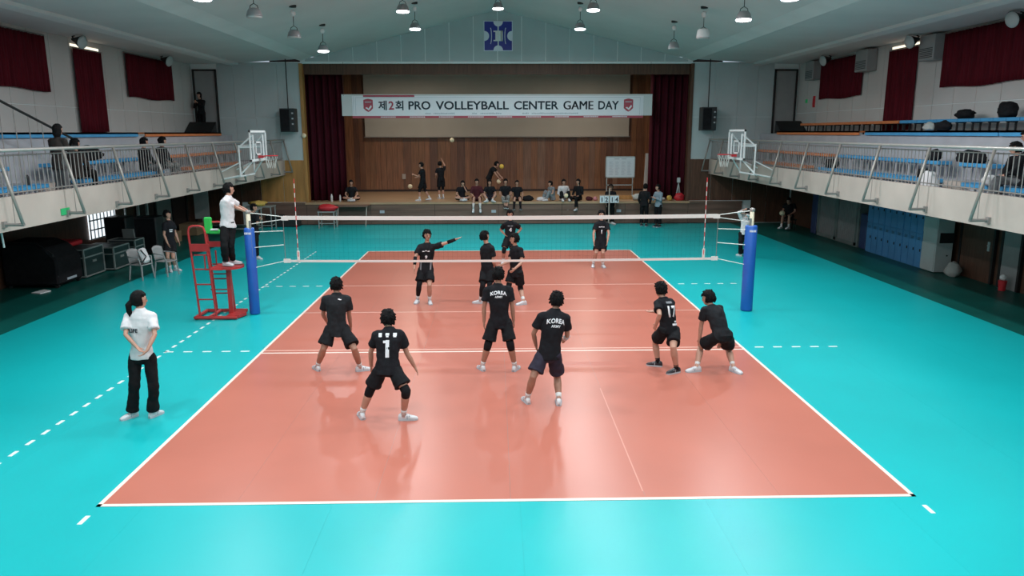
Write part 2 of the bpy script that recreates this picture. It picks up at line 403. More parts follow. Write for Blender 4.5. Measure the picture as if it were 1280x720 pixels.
# balconies
for sx, nm in ((-1,'left'),(1,'right')):
    g = lambda X: sx*X
    def bx(mb, x0, x1, y0, y1, z0, z1): a_, b_ = sorted((sx*x0, sx*x1)); return mb.box((a_,y0,z0),(b_,y1,z1))
    y0, y1 = YB+.1, YF-.03
    b = MB(); bx(b,9.35,XS-.02,y0,y1,2.3,2.45)
    bal = struct(b.build('balcony_'+nm,'concrete_grey',flat_origin=(sx*9.3,0,2.3)))
    bx(MB(),9.25,9.37,y0,y1,2.17,2.80).build('fascia','fascia',bal)
    bx(MB(),10.45,11.42,y0,y1,2.45,2.82).build('step','concrete_grey',bal)
    bx(MB(),11.42,XS-.03,y0,y1,2.45,3.88).build('step','concrete_grey',bal)
    bx(MB(),9.37,XS-.03,y0,y1,2.17,2.30).build('soffit','stage_dark',bal)
    # shadow lines on the fascia, put in as thin dark strips per strut bay
    for k in range(-5,10):
        y = 6.5+2.14*k+.35
        if y < YF-.2: bx(MB(),9.243,9.252,y,y+.012,2.3,2.8).build('shadow_strip','steel_dull',bal)
# window curtains
def curtain(sx, ya, yb, z0, z1, label, m='curtain_red', amp=.04, wave=.16, X=12.9, gap=False, group=None):
    t = MB(); n = max(12, int((yb-ya)/wave*8)); r = random.Random(int(ya*10))
    ph = [r.uniform(0,6) for _ in range(3)]
    def fn(u, v):
        y = ya+(yb-ya)*u; z = z0+(z1-z0)*v
        d = amp*(math.sin(2*PI*y/wave+ph[0])+.5*math.sin(2*PI*y/(wave*2.3)+ph[1]))*(1-.25*v)
        if v == 0: z += .03*math.sin(y*2.2+ph[2])
        return V(sx*(X-d*0.8), y, z)
    t.grid(fn, n, 6)
    root = thing('curtain', label, 'curtain', (sx*X, (ya+yb)/2, z0), group=group)
    o = t.build('cloth', m, root, smooth=True); md = o.modifiers.new('s','SOLIDIFY'); md.thickness = .012
    MB().cyl((sx*(X+.02),ya-.06,z1+.03),(sx*(X+.02),yb+.06,z1+.03),.018).build('rod','steel_dull',root)
    if gap:
        gw = MB().box((min(sx*12.96,sx*12.985),ya+.03,z1+.05),(max(sx*12.96,sx*12.985),yb-.03,z1+.13)).build('window_%d'%(1 if sx<0 else 2),'gap_light'); gw['kind']='structure'
    return root
curtain(-1,11.2,15.05,5.15,6.66,'wide dark red curtain over the nearest left balcony window')
curtain(-1,16.5,18.22,3.98,6.50,'tall floor-length dark red curtain on left wall under a bright gap',gap=True)
curtain(-1,19.85,23.68,5.2,6.68,'short dark red window curtain on left wall behind orange benches')
curtain(1,10.2,14.9,5.2,6.72,'wide dark red curtain over the nearest right balcony window')
curtain(1,16.37,18.06,4.0,6.55,'tall floor-length dark red curtain on right wall under a bright gap',gap=True)
curtain(1,19.9,23.4,5.22,6.68,'short dark red window curtain on right wall behind orange benches')
# stage curtains (across the opening)
def stage_curtain(xa, xb, label):
    root = thing('stage_curtain', label, 'curtain', ((xa+xb)/2, 26.5, ZS))
    def fn(u, v):
        x_ = xa+(xb-xa)*u; return V(x_, 26.5+.09*math.sin(2*PI*x_/.30)+.04*math.sin(2*PI*x_/.71+1), ZS+.02+5.9*v)
    o = MB().grid(fn, 70, 4).build('cloth','curtain_dark',root,smooth=True); o.modifiers.new('s','SOLIDIFY').thickness = .015
    MB().cyl((xa,26.5,6.9),(xb,26.5,6.9),.03).build('rail','dark_metal',root)
stage_curtain(-8.4,-6.72,'dark maroon stage curtain gathered at left of the opening')
stage_curtain(6.72,8.4,'dark maroon stage curtain gathered at right of the opening')

# ------------------------------------------------------------------ lamps
def lamp(x, y, lit, power=1, label=None, group=None, white=False):
    zc = ceil_z(x); z = zc-.85
    t = thing('pendant_lamp', label, 'lamp', (x,y,z), group=group)
    MB().lathe((x,y,zc-.05),[(.02,0),(.10,.01),(.11,.06),(.10,.08)],16).build('ceiling_plate','dark_metal',t)
    MB().ell((x,y,zc-.2),(.075,.075,.09)).build('ball_joint','white_paint',t,smooth=True)
    mb = MB(); mb.tube([(x,y,zc-.27),(x,y,z+.29)],.010,8).tube([(x-.11,y,z+.14),(x-.085,y,z+.25),(x,y,z+.30),(x+.085,y,z+.25),(x+.11,y,z+.14)],.010,6)
    mb.build('hanger','dark_metal',t)
    MB().lathe((x,y,z),[(.19,.0),(.185,.03),(.16,.12),(.12,.18),(.05,.2)] if not white else [(.2,0),(.19,.05),(.17,.2),(.14,.24),(.04,.25)],24).build('housing','white_paint' if white else 'lamp_shell',t,smooth=True)
    MB().lathe((x,y,z-.05),[(.10,0),(.17,.012),(.19,.035),(.185,.055)],24).build('diffuser','lamp_on' if lit else 'lamp_off',t,smooth=True)
    if lit:
        L = bpy.data.lights.new('lamp_light','AREA'); L.shape = 'DISK'; L.size = .36; L.energy = LAMP_W*power; L.color = (.93,.97,1.0); L.spread = math.radians(178)
        lo = bpy.data.objects.new('lamp_light', L); COL.objects.link(lo); lo.parent = t; lo.location = (0,0,-.07)
NAMES = {(-2.82,15.8):'lit pendant lamp on left ceiling slope, nearest of the left inner row',(2.76,15.6):'brightest lit pendant lamp, high on right ceiling slope',
 (-5.95,19.3):'lit pendant lamp above the left front corner of the stage',(-2.85,19.62):'lit pendant lamp on left slope before the panelled gable',
 (0,19.8):'lit pendant lamp under the ridge just above the blue emblem',(2.82,19.63):'lit pendant lamp on right slope before the panelled gable',
 (-6.1,8.8):'lit pendant lamp at upper left edge of the view',(6,8.8):'lit pendant lamp at upper right edge of the view',(6,11.8):'lit pendant lamp low on right slope, nearest of the right outer row'}
for x,y,p_ in LAMP_ON:
    lamp(x,y,True,p_,NAMES.get((x,y),'lit pendant lamp over the near court, above the view'),group=None if (x,y) in NAMES else 'lamps above the view')
OFFL = ['unlit tilted dark lamp on left slope, nearer of two','unlit lamp on left slope, between tilted one and lit one','small unlit lamp on right slope, furthest back','unlit lamp with white drum housing on right slope']
for i,(x,y) in enumerate(LAMP_OFF): lamp(x,y,False,1,OFFL[i],white=(i==3))
# two added warm fill lights brighten the stage, out of sight behind the valance
for x_ in (-4.2,4.2):
    t = thing('stage_fill_light','added warm fill light under the stage ceiling, hidden by the valance','lamp',(x_,27.6,6.7),group='added stage fill lights')
    MB().lathe((x_,27.6,6.72),[(.16,0),(.15,.1),(.05,.2)],16).build('housing','dark_metal',t); MB().lathe((x_,27.6,6.70),[(.14,0),(.15,.02)],16).build('lens','lamp_on',t)
    L = bpy.data.lights.new('stage_fill_lamp','AREA'); L.shape='DISK'; L.size=.3; L.energy = 110; L.color=(1,.86,.7); o = bpy.data.objects.new('stage_fill_lamp',L); COL.objects.link(o); o.parent = t; o.location=(0,0,-.04)
# wall floodlights on the balcony side
def flood(sx,y,label):
    x = sx*12.35; z = 6.93-.32
    t = thing('floodlight',label,'lamp',(x,y,z))
    ax = V(-sx*.93,-.22,-.30).normalized()
    MB().lathe(V(x,y,z)-ax*.3,[(.05,0),(.07,.08),(.17,.28),(.20,.34)],20,ax).build('housing','dark_metal',t,smooth=True)
    MB().lathe(V(x,y,z)+ax*.035,[(.195,0),(.19,.02),(.10,.03)],20,ax).build('lens','locker_white',t,smooth=True)
    MB().tube([V(x,y,z)-ax*.2,V(x,y,z)-ax*.25+V(sx*.1,.1,.1),V(sx*12.6,y+.15,6.8)],.02,6).build('bracket','dark_metal',t)
flood(-1,16.0,'round floodlight above the left tall curtain'); flood(-1,22.1,'round floodlight above the left short curtain')
flood(1,15.8,'round floodlight above the right tall curtain'); flood(1,21.9,'round floodlight above the right short curtain'); flood(1,11.2,'round floodlight at upper right corner over the wide curtain')
# fan coil units
for y0,y1,lb in ((14.95,15.75,'grey wall unit beside the wide right curtain'),(19.0,19.85,'grey wall unit before the short right curtain'),(23.45,24.25,'grey wall unit at the far end of the short right curtain')):
    t = thing('air_unit',lb,'air conditioner',(12.78,(y0+y1)/2,6.02))
    MB().box((12.6,y0,6.02),(12.97,y1,6.75)).build('housing','unit_grey',t,bevel=.02)
    mb = MB()
    for k in range(6): mb.box((12.59,y0+.06,6.1+k*.05),(12.60,y1-.06,6.12+k*.05))
    mb.build('grille','dark_metal',t)
t = MB().box((12.93,23.92,4.95),(12.98,24.06,5.4)).box((12.91,23.95,5.0),(12.93,24.03,5.3)).build('fire_alarm_box','red_paint'); tag(t,'small red box on the right wall beside the short curtain','alarm')
t = MB().box((12.94,24.7,5.15),(12.98,24.85,5.3)).build('exit_sign','green_sign'); tag(t,'tiny green light on right wall near corner doorway','sign')

# ------------------------------------------------------------------ balcony railings, benches
def railing(sx,label):
    t = thing('railing',label,'railing',(sx*9.25,8,2.8)); y0,y1 = YB+.3,YF-.1
    MB().cyl((sx*9.2,y0,3.66),(sx*9.2,y1,3.66),.034,12).build('handrail','steel',t,smooth=True)
    MB().cyl((sx*9.3,y0,3.56),(sx*9.3,y1,3.56),.014,6).build('upper_rail','steel_dull',t)
    MB().cyl((sx*9.3,y0,2.86),(sx*9.3,y1,2.86),.014,6).build('lower_rail','steel_dull',t)
    y = y0+.1; b0 = MB().cyl((sx*9.3,y,2.78),(sx*9.3,y,3.58),.0095,6).build('baluster','steel_dull',t); y += .15; n = 1
    while y < y1 and n < 299:
        copy_part(b0,t,(0,y-(y0+.1),0)); y += .15; n += 1
    s0 = b1 = None
    for k in range(-8,10):
        y = min(6.5+2.14*k,25.55)
        if s0 is None:
            yb = y
            s0 = MB().tube([(sx*9.19,y,3.63),(sx*8.88,y,2.31)],.03,10).build('strut','strut_steel',t,smooth=True)
            b1 = MB().tube([(sx*9.25,y,2.31),(sx*8.86,y,2.31)],.03,8).box((min(sx*9.2,sx*9.25),y-.05,2.25),(max(sx*9.2,sx*9.25),y+.05,2.37)).build('bracket','steel_dull',t)
        else: copy_part(s0,t,(0,y-yb,0)); copy_part(b1,t,(0,y-yb,0))
railing(-1,'steel balcony railing with slanted struts along the left side'); railing(1,'steel balcony railing with slanted struts along the right side')
def bench(sx,X,y0,y1,z,m,label,zf,w=.34,legs=True,group=None):
    t = thing('bench',label,'bench',(sx*(X+w/2),(y0+y1)/2,zf),group=group)
    a,b = sorted((sx*X,sx*(X+w))); n = max(1,round((y1-y0)/.5))
    L = (y1-y0)/n
    if z-zf < .12 or legs is False: MB().box((a,y0,z-.05),(b,y1,z)).box((a if sx>0 else b-.03,y0,z-.13),(a+.03 if sx>0 else b,y1,z)).build('seat',m,t)
    else:
        s0 = MB().box((a,y0+.01,z-.09),(b,y0+L-.01,z)).build('seat',m,t,bevel=.012)
        for i in range(1,n): copy_part(s0,t,(0,i*L,0))
    if z-zf > .12:
        k = max(2,int((y1-y0)/.7)+1); l0 = None
        for i in range(k):
            y = y0+.12+(y1-y0-.24)*i/(k-1)
            if l0 is None: l0 = MB().box((a+.05,y-.02,zf),(a+.09,y+.02,z-.09)).box((b-.09,y-.02,zf),(b-.05,y+.02,z-.09)).box((a+.03,y-.02,z-.12),(b-.03,y+.02,z-.09)).build('leg','black_plastic' if zf>3 else 'concrete_grey',t); yy = y
            else: copy_part(l0,t,(0,y-yy,0))
    return t
B,O = 'blue_seat','orange_seat'
bench(1,10.0,4.0,8.75,2.88,B,'blue bench on lowest right row, nearest the camera',2.45)
bench(1,10.0,9.9,16.2,2.88,B,'long blue bench on lowest right balcony row',2.45)
bench(1,10.0,17.2,21.2,2.88,O,'orange bench on lowest right balcony row',2.45)
bench(1,10.8,9.0,10.2,3.25,B,'short blue bench on second right row beside the stair',2.82)
bench(1,10.8,11.0,16.6,3.25,B,'long blue bench on second right balcony row',2.82)
bench(1,10.8,17.3,24.6,3.25,O,'orange bench on second right balcony row',2.82)
bench(1,11.36,5.0,9.7,3.99,B,'blue bench plank on right upper deck edge, nearest camera',3.88)
bench(1,11.36,9.75,16.1,3.99,B,'long blue bench plank on right upper deck edge',3.88)
bench(1,11.36,16.5,23.6,3.99,O,'orange bench plank on right upper deck edge',3.88)
bench(1,12.3,6,15.9,4.30,B,'blue bench on black legs against the right wall',3.88)
bench(1,12.3,15.95,23.6,4.30,O,'orange bench on black legs against the right wall',3.88)
bench(-1,10.0,5.2,9.45,2.88,B,'blue bench on lowest left row, nearest the camera',2.45)
bench(-1,10.0,10.9,15.4,2.88,B,'long blue bench on lowest left balcony row',2.45)
bench(-1,10.0,17.2,22.4,2.88,O,'orange bench on lowest left balcony row',2.45)
bench(-1,10.8,7.6,9.4,3.25,B,'short blue bench on second left row behind the railing',2.82)
bench(-1,10.8,11.0,15.9,3.25,B,'long blue bench on second left balcony row',2.82)
bench(-1,10.8,17.6,24.9,3.25,O,'orange bench on second left balcony row',2.82)
bench(-1,11.36,6,16.9,3.99,B,'long blue bench plank on the left upper deck',3.88)
bench(-1,11.36,17.4,24.3,3.99,O,'orange bench plank on the left upper deck',3.88)
# aisle stairs
for sx,y0 in ((1,9.15),(-1,9.75)):
    t = thing('aisle_stair','pale concrete aisle steps between the blue benches on the %s balcony'%('right' if sx>0 else 'left'),'stairs',(sx*10.4,y0+.4,2.45))
    for i in range(3):
        a,b = sorted((sx*(10.02+.28*i),sx*(11.42 if i==2 else 10.02+.28*(i+1)))); z1_ = 2.45+.2*(i+1)
        if i<2: MB().box((a,y0,2.45),(b if sx>0 else b,y0+.75,z1_)).build('tread','fascia',t)
for sx in (1,-1):
    pass
# upper stair handrail, left
t = thing('stair_handrail','dark sloping stair handrail on the left balcony','handrail',(-10.5,8.6,2.45))
P0,P1 = V(-10.5,7.2,5.15),V(-10.5,11.7,3.78)
MB().tube([P0,P1],.03,8).build('rail','dark_metal',t)
for i in range(9):
    q = P0.lerp(P1,(i+.3)/9.2); MB().cyl((q.x,q.y,2.82 if q.y>9 else 2.45),q,.010,6).build('baluster','steel_dull',t)

# ------------------------------------------------------------------ projection screen, banner, emblem, speakers
t = thing('projection_screen','large taupe projection screen on the stage back wall','screen',(0,31.6,3.75))
MB().box((-6.7,31.6,3.75),(6.7,31.615,6.8)).build('cloth','screen_cloth',t)
MB().cyl((-6.75,31.6,3.74),(6.75,31.6,3.74),.03).build('bottom_bar','steel_dull',t)
MB().box((-6.8,31.52,6.8),(6.8,31.7,6.94)).build('case','unit_grey',t)
t = thing('banner','long white banner with dark bold lettering hung across the stage','banner',(0,25.6,4.57))
MB().box((-6.64,25.60,4.67),(6.62,25.605,5.56)).build('back_cloth','banner_edge',t)
def bz(u,v,y=25.58): return V((u-621.5)*.0354+.0,y,0)
MB().box((-6.2,25.585,4.60),(6.24,25.597,5.49)).build('print_cloth','banner_white',t)
fr = MB()
for a,b,c,d in ((-6.06,5.42,6.1,5.435),(-6.06,4.70,-6.045,5.43),(6.09,4.70,6.105,5.43),(-6.15,4.66,-6.14,5.47),(6.17,4.66,6.18,5.47)): fr.box((a,25.580,b),(c,25.585,d))
fr.build('border','ink_grey',t)
MB().box((-6.2,25.578,4.57),(6.24,25.585,4.665)).build('red_band','banner_red',t)
MB().box((-5.72,25.578,5.45),(-3.55,25.585,5.53)).build('red_tab','banner_red',t)
FX,FZ = (1,0,0),(0,0,1); yt = 25.583
for s_,xa,xb in (('제',472,482.5),('2',484.8,491.5),('회',493.3,503.3),('PRO',509.6,537),('VOLLEYBALL',543.5,635),('CENTER',641.5,697.5),('GAME',703.8,741),('DAY',747.5,773.5)):
    for dx in ((-.012,.012) if s_=='GAME' else (0,)): text('lettering',s_,'banner_red' if s_=='2' else 'banner_ink',t,(((xa+xb)/2-621.3)*.0341+dx,yt,5.10),FX,FZ,.355 if ord(s_[0])<128 else .40,(xb-xa)*.0341,0 if s_=='GAME' else .022,.004,1.0)
for xc in (-5.52,5.60):
    e = MB().prism([(xc-.20,yt,5.33),(xc-.1,yt,5.36),(xc,yt,5.38),(xc+.1,yt,5.36),(xc+.20,yt,5.33),(xc+.20,yt,4.98),(xc+.1,yt,4.88),(xc,yt,4.83),(xc-.1,yt,4.88),(xc-.20,yt,4.98)],(0,.004,0)).build('shield','banner_red',t)
    MB().prism([(xc-.13,yt-.003,5.0),(xc-.05,yt-.003,5.03),(xc+.0,yt-.003,4.97),(xc+.12,yt-.003,5.12),(xc+.15,yt-.003,5.04),(xc+.02,yt-.003,4.89),(xc-.04,yt-.003,4.94)],(0,.003,0)).build('emblem_bird','banner_white',t)
    MB().box((xc-.14,yt-.003,5.22),(xc+.14,yt,5.26)).build('emblem_bar','ink_grey',t)
r = random.Random(3); mk = MB()
for xa,xb in ((-3.1,-2.9),(-2.75,-1.85),(-1.1,-.9),(-.75,.15),(1.05,1.3),(1.45,3.4)):   # the line of small print, too small to read in the photograph
    q = xa
    while q < xb:
        w_ = r.uniform(.03,.07); mk.box((q,yt-.001,4.735),(q+w_,yt,4.79+r.uniform(-.01,.01))); q += w_+.02
mk.build('small_print','ink_grey',t)['kind'] = 'stuff'
mk = MB()
for k in range(9):
    q = -5.0+k*1.24
    e_ = q+.62
    while q < e_: w_ = r.uniform(.04,.07); mk.box((q,25.574,4.60),(q+w_,25.578,4.64)); q += w_+.02
mk.build('band_print','banner_white',t)['kind'] = 'stuff'
for sx in (-1,1): MB().cyl((sx*6.55,25.6,5.5),(sx*6.55,25.75,6.9),.006,6).build('cord','black',t)
# emblem
t = thing('emblem_plaque','square blue and white emblem plaque high on the gable','plaque',(.03,25.75,7.36))
cx,cz,h_ = .03,7.95,.58; yq = 25.74
MB().box((cx-h_-.03,yq,cz-h_-.03),(cx+h_+.03,25.785,cz+h_+.03)).build('frame','sign_grey',t)
MB().box((cx-h_,yq-.01,cz-h_),(cx+h_,yq,cz+h_)).build('field','sign_blue',t)
def half(cx_,cz_,a0,r_=.20,n=14):
    P = [V(cx_+r_*math.cos(a0+PI*i/n),yq-.016,cz_+r_*math.sin(a0+PI*i/n)) for i in range(n+1)]; return MB().prism(P,(0,.006,0)).build('half_disc','sign_grey',t)
half(cx,cz+h_,PI); half(cx,cz-h_,0); half(cx-h_,cz,-PI/2); half(cx+h_,cz,PI/2)
for s_ in (-1,1):
    pts = [(cx+s_*(.34-.06*math.cos(a)),yq-.016,cz+.34*math.sin(a)) for a in [k*.25-1.25 for k in range(11)]]
    MB().tube(pts,.018,6).build('arc','sign_grey',t)
g = MB()
g.box((cx-.2,yq-.018,cz+.16),(cx+.2,yq-.01,cz+.21)).box((cx-.2,yq-.018,cz-.21),(cx+.2,yq-.01,cz-.16)).box((cx-.025,yq-.018,cz+.2),(cx+.025,yq-.01,cz+.42)).box((cx-.025,yq-.018,cz-.42),(cx+.025,yq-.01,cz-.2)).box((cx+.12,yq-.018,cz-.2),(cx+.2,yq-.01,cz+.2)).box((cx-.12,yq-.018,cz-.16),(cx+.14,yq-.01,cz+.16))
g.build('glyph','banner_white' if 0 else 'white_paint',t)
# loudspeakers hung on poles
for sx,zc in ((-1,4.0),(1,4.03)):
    x0 = -9.15 if sx<0 else 8.66; x1 = x0+.62
    t = thing('loudspeaker','black loudspeaker hanging from a pole %s of the stage'%('left' if sx<0 else 'right'),'speaker',((x0+x1)/2,25.3,zc))
    MB().prism([(x0,25.05,zc),(x1,25.05,zc),(x1,25.05,zc+.97),(x0,25.05,zc+.97)],(0,.5,0)).build('cabinet','speaker_grey',t,bevel=.015)
    MB().box((x0+.04,25.03,zc+.05),(x0+.40,25.05,zc+.92)).build('grille','black_cloth',t)
    for k in range(3): MB().box((x1-.12,25.035,zc+.3+k*.22),(x1-.05,25.05,zc+.36+k*.22)).build('label_tab','sole_grey',t)
    xm = (x0+x1)/2; MB().cyl((xm,25.3,zc+.95),(xm,25.3,6.98),.022,8).build('pole','black',t)
    MB().box((xm-.15,25.4,zc+.3),(xm+.15,25.77,zc+.36)).build('wall_bracket','steel_dull',t)

# ------------------------------------------------------------------ basketball goals
def goal(sx,label):
    X = sx*8.2; y0,y1 = 17.85,19.65; z0,z1 = 3.03,4.05; t = thing('basketball_goal',label,'basketball hoop',(sx*8.7,18.75,2.6))
    f = MB(); a = .035
    def bar(p,q,w=.05): f.tube([p,q],w/2,6)
    fb = MB()
    for lo,hi in (((y0,z0),(y1,z0+.07)),((y0,z1-.07),(y1,z1)),((y0,z0),(y0+.07,z1)),((y1-.07,z0),(y1,z1))): fb.box((X-.02,lo[0],lo[1]),(X+.02,hi[0],hi[1]))
    fb.build('board_frame','white_paint',t)
    MB().box((X-.008,y0+.07,z0+.07),(X+.008,y1-.07,z1-.07)).build('clear_panel','clear_board',t)
    sq = MB(); ym = 18.75
    for lo,hi in (((ym-.3,z0+.2),(ym+.3,z0+.25)),((ym-.3,z0+.60),(ym+.3,z0+.65)),((ym-.3,z0+.2),(ym-.25,z0+.65)),((ym+.25,z0+.2),(ym+.3,z0+.65))): sq.box((X-.012,lo[0],lo[1]),(X+.012,hi[0],hi[1]))
    sq.build('target_square','white_paint',t)
    fr = MB(); Xf = sx*8.62
    for p,q in (((Xf,18.0,2.55),(Xf,18.0,3.55)),((Xf,19.5,2.55),(Xf,19.5,3.55)),((Xf,18.0,3.55),(Xf,19.5,3.55)),((Xf,18.0,2.55),(Xf,19.5,2.55)),
                ((X,18.2,3.5),(Xf,18.0,3.5)),((X,19.3,3.5),(Xf,19.5,3.5)),((X,18.25,3.1),(Xf,18.0,2.6)),((X,19.25,3.1),(Xf,19.5,2.6)),((X,18.2,3.1),(X,18.2,3.9)),((X,19.3,3.1),(X,19.3,3.9)),((Xf,18,3.5),(X,18.2,3.9)),((Xf,19.5,3.5),(X,19.3,3.9))): fr.tube([p,q],.028,6)
    for yy in (18.0,19.5): fr.tube([(Xf,yy,2.57),(sx*9.25,yy,2.45)],.028,6).tube([(Xf,yy,3.0),(sx*9.25,yy,2.7)],.022,6)
    fr.build('support_frame','white_paint',t)
    cx_ = X-sx*.40; z = 3.2
    rg = MB().tube([(cx_+.23*math.cos(a_),ym+.23*math.sin(a_),z) for a_ in [2*PI*k/24 for k in range(24)]],.014,6,closed=True).box((min(X,X-sx*.18),ym-.09,z-.07),(max(X,X-sx*.18),ym+.09,z+.01)).build('rim','red_paint',t)
    nt = MB()
    for k in range(12):
        a0 = 2*PI*k/12
        for d in (1,-1):
            P = [(cx_+rr*math.cos(a0+d*j*.13),ym+rr*math.sin(a0+d*j*.13),z-.02-j*.1) for j,rr in enumerate((.23,.19,.16,.14,.13))]; nt.tube(P,.005,4)
    nt.build('hoop_net','rope_white',t)
goal(-1,'white framed basketball goal mounted on the left balcony'); goal(1,'white framed basketball goal mounted on the right balcony')

# ------------------------------------------------------------------ net, posts
HN = 2.19
def post(sx,label):
    x = sx*5.53; t = thing('net_post',label,'post',(x,8.93,0)); r_ = .112 if sx<0 else .132
    MB().lathe((x,8.93,.01),[(r_-.01,0),(r_,.02),(r_,1.90),(r_-.012,1.925)],24).build('pad','blue_pad',t,smooth=True)
    MB().cyl((x,8.93,0),(x,8.93,2.27),.048,14).build('pole','pole_beige',t,smooth=True)
    MB().lathe((x,8.93,2.25),[(.055,0),(.06,.02),(.055,.06),(.02,.075)],14).build('cap','steel_dull',t,smooth=True)
    MB().box((x-.02-sx*.05,8.84,1.3),(x+.02-sx*.05,8.88,2.1)).build('winch','steel_dull',t)
    mk = MB(); 
    for k in range(6): mk.box((x-.07+k*.024,8.93-r_-.004,1.80),(x-.055+k*.024,8.93-r_+.008,1.845))
    mk.build('print','print_white',t)
post(-1,'left net post wrapped in a blue pad beside the red stand'); post(1,'right net post wrapped in a blue pad')
t = thing('volleyball_net','volleyball net with white tapes stretched across the court','net',(0,9,1.16))
yN = 8.97
def sag(x,k=1): return -.025*k*(1-(x/4.8)**2)
tp = MB(); bt = MB()
for mbx,z0,z1,k in ((tp,HN-.085,HN,1),(bt,1.165,1.215,1)):
    n = 24
    for i in range(n):
        xa,xb = -4.78+9.56*i/n,-4.78+9.56*(i+1)/n
        mbx.add([(xa,yN-.006,z0+sag(xa,k)),(xb,yN-.006,z0+sag(xb,k)),(xb,yN+.006,z0+sag(xb,k)),(xa,yN+.006,z0+sag(xa,k)),(xa,yN-.006,z1+sag(xa,k)),(xb,yN-.006,z1+sag(xb,k)),(xb,yN+.006,z1+sag(xb,k)),(xa,yN+.006,z1+sag(xa,k))],[(0,3,2,1),(4,5,6,7),(0,1,5,4),(1,2,6,5),(2,3,7,6),(3,0,4,7)])
tp.build('top_tape','net_tape',t); bt.build('bottom_tape','net_tape',t)
nm = MB()
for i in range(97):
    xx = -4.8+.1*i; nm.box((xx-.0007,yN-.0007,1.2+sag(xx)),(xx+.0007,yN+.0007,HN-.06+sag(xx)))
for j in range(1,10):
    z = 1.19+j*.1
    for i in range(12):
        xa,xb = -4.8+.8*i,-4.0+.8*i; za,zb = z+sag(xa),z+sag(xb); nm.add([(xa,yN,za-.0007),(xb,yN,zb-.0007),(xb,yN,zb+.0007),(xa,yN,za+.0007)],[(0,1,2,3)])
o = nm.build('net_mesh','net_black',t); o['kind'] = 'stuff'
for sx in (-1,1):
    MB().cyl((sx*4.79,yN,1.17),(sx*4.79,yN,HN-.02),.006,6).build('side_cord','steel_dull',t)
    for zz in (HN-.1,1.15): MB().box((min(sx*4.68,sx*4.83),yN-.01,zz),(max(sx*4.68,sx*4.83),yN+.01,zz+.09)).build('corner_patch','net_tape',t)
    rp = MB(); px = sx*5.48
    for a,b in (((sx*4.8,yN,HN-.02),(px,8.93,2.26)),((sx*4.8,yN,HN-.08),(px,8.93,2.02)),((sx*4.8,yN,1.86),(px,8.93,1.84)),((sx*4.8,yN,1.55),(px,8.9,1.50)),((sx*4.8,yN,1.19),(px,8.9,1.05))): rp.tube([a,b],.009,5)
    rp.build('ropes','rope_white',t)
for sx,lb in ((-1,'red and white striped antenna at the left end of net'),(1,'red and white striped antenna at the right end of net')):
    t = thing('net_antenna',lb,'antenna',(sx*4.5,yN-.02,1.19))
    for k in range(18):
        MB().cyl((sx*4.5,yN-.02,1.19+k*.1),(sx*4.5,yN-.02,1.29+k*.1),.008 if k<18 else 0,8).build('white_band' if k%2==0 else 'red_band','net_tape' if k%2==0 else ('red_paint'),t)
    MB().box((sx*4.5-.03,yN-.012,1.19),(sx*4.5+.03,yN-.008,1.42)).build('sleeve','net_tape',t)

# ------------------------------------------------------------------ referee stand
t = thing('referee_stand','red steel referee stand with ladder beside the left net post','stand',(-6.2,8.75,0))
b = MB()
for p_,q_ in (((-6.65,8.4,.05),(-5.75,8.4,.05)),((-6.65,9.1,.05),(-5.75,9.1,.05)),((-6.65,8.4,.05),(-6.65,9.1,.05)),((-6.35,8.4,.05),(-6.35,9.1,.05))): b.tube([p_,q_],.038,8)
b.build('base_frame','red_metal',t)
MB().prism([(-6.0,8.42,.02),(-5.74,8.5,.02),(-5.66,8.75,.02),(-5.74,9.0,.02),(-6.0,9.08,.02)],(0,0,.06)).build('base_plate','red_metal',t)
MB().obox((-5.98,8.75,.6),((0,0,1),(1,0,0),(0,1,0)),(1.06,.09,.09)).build('column','red_metal',t)
def loop(x0,x1,y,zt,lean):
    P = [(x0,y,.07),(x0-lean*.1,y,zt-.12),(x0-lean*.1+.03,y,zt-.03),(x0-lean*.1+.1,y,zt),(x1-lean*.1-.1,y,zt),(x1-lean*.1-.03,y,zt-.03),(x1-lean*.1,y,zt-.12),(x1,y,.07)]
    return MB().tube(P,.024,8)
loop(-6.55,-6.2,8.42,2.04,1).build('ladder_rail','red_metal',t)
loop(-6.42,-6.02,9.08,2.05,1).build('ladder_rail','red_metal',t)
for z in (.45,.78,1.11,1.42):
    MB().tube([(-6.57,8.42,z),(-6.24,8.42,z)],.016,6).build('rung','red_metal',t)
for z in (.45,.78,1.11): MB().tube([(-6.44,9.08,z),(-6.06,9.08,z)],.016,6).build('rung','red_metal',t)
for z in (.6,.95): MB().tube([(-6.4,8.75,z),(-5.98,8.75,z)],.014,6).build('brace','red_metal',t)
for yy in (8.42,9.08): MB().tube([(-6.35,yy,1.42),(-6.35,yy,1.10),(-6.0,yy,1.10)],.018,6).build('side_bar','red_metal',t)
MB().box((-6.63,8.39,1.50),(-6.24,8.43,1.66)).build('front_plate','red_metal',t); MB().box((-6.5,9.05,1.50),(-6.08,9.10,1.62)).build('back_plate','red_metal',t)
MB().prism([(-6.28,8.42,1.09),(-5.8,8.45,1.09),(-5.68,8.6,1.09),(-5.65,8.8,1.09),(-5.72,9.0,1.09),(-5.85,9.06,1.09),(-6.28,9.08,1.09)],(0,0,.04)).build('platform','red_metal',t)
t = thing('green_towel','bright green cloth draped over the red stand rail','towel',(-6.42,9.05,1.6))
MB().obox((-6.45,9.04,1.98),((1,0,0),(0,1,0),(0,0,1)),(.16,.09,.36)).obox((-6.25,9.03,1.84),((1,0,0),(0,1,0),(0,0,1)),(.34,.12,.09)).build('cloth','green_cloth',t,bevel=.02)
MB().box((-6.38,8.95,1.88),(-6.22,9.02,1.91)).build('white_stripe','print_white',t)

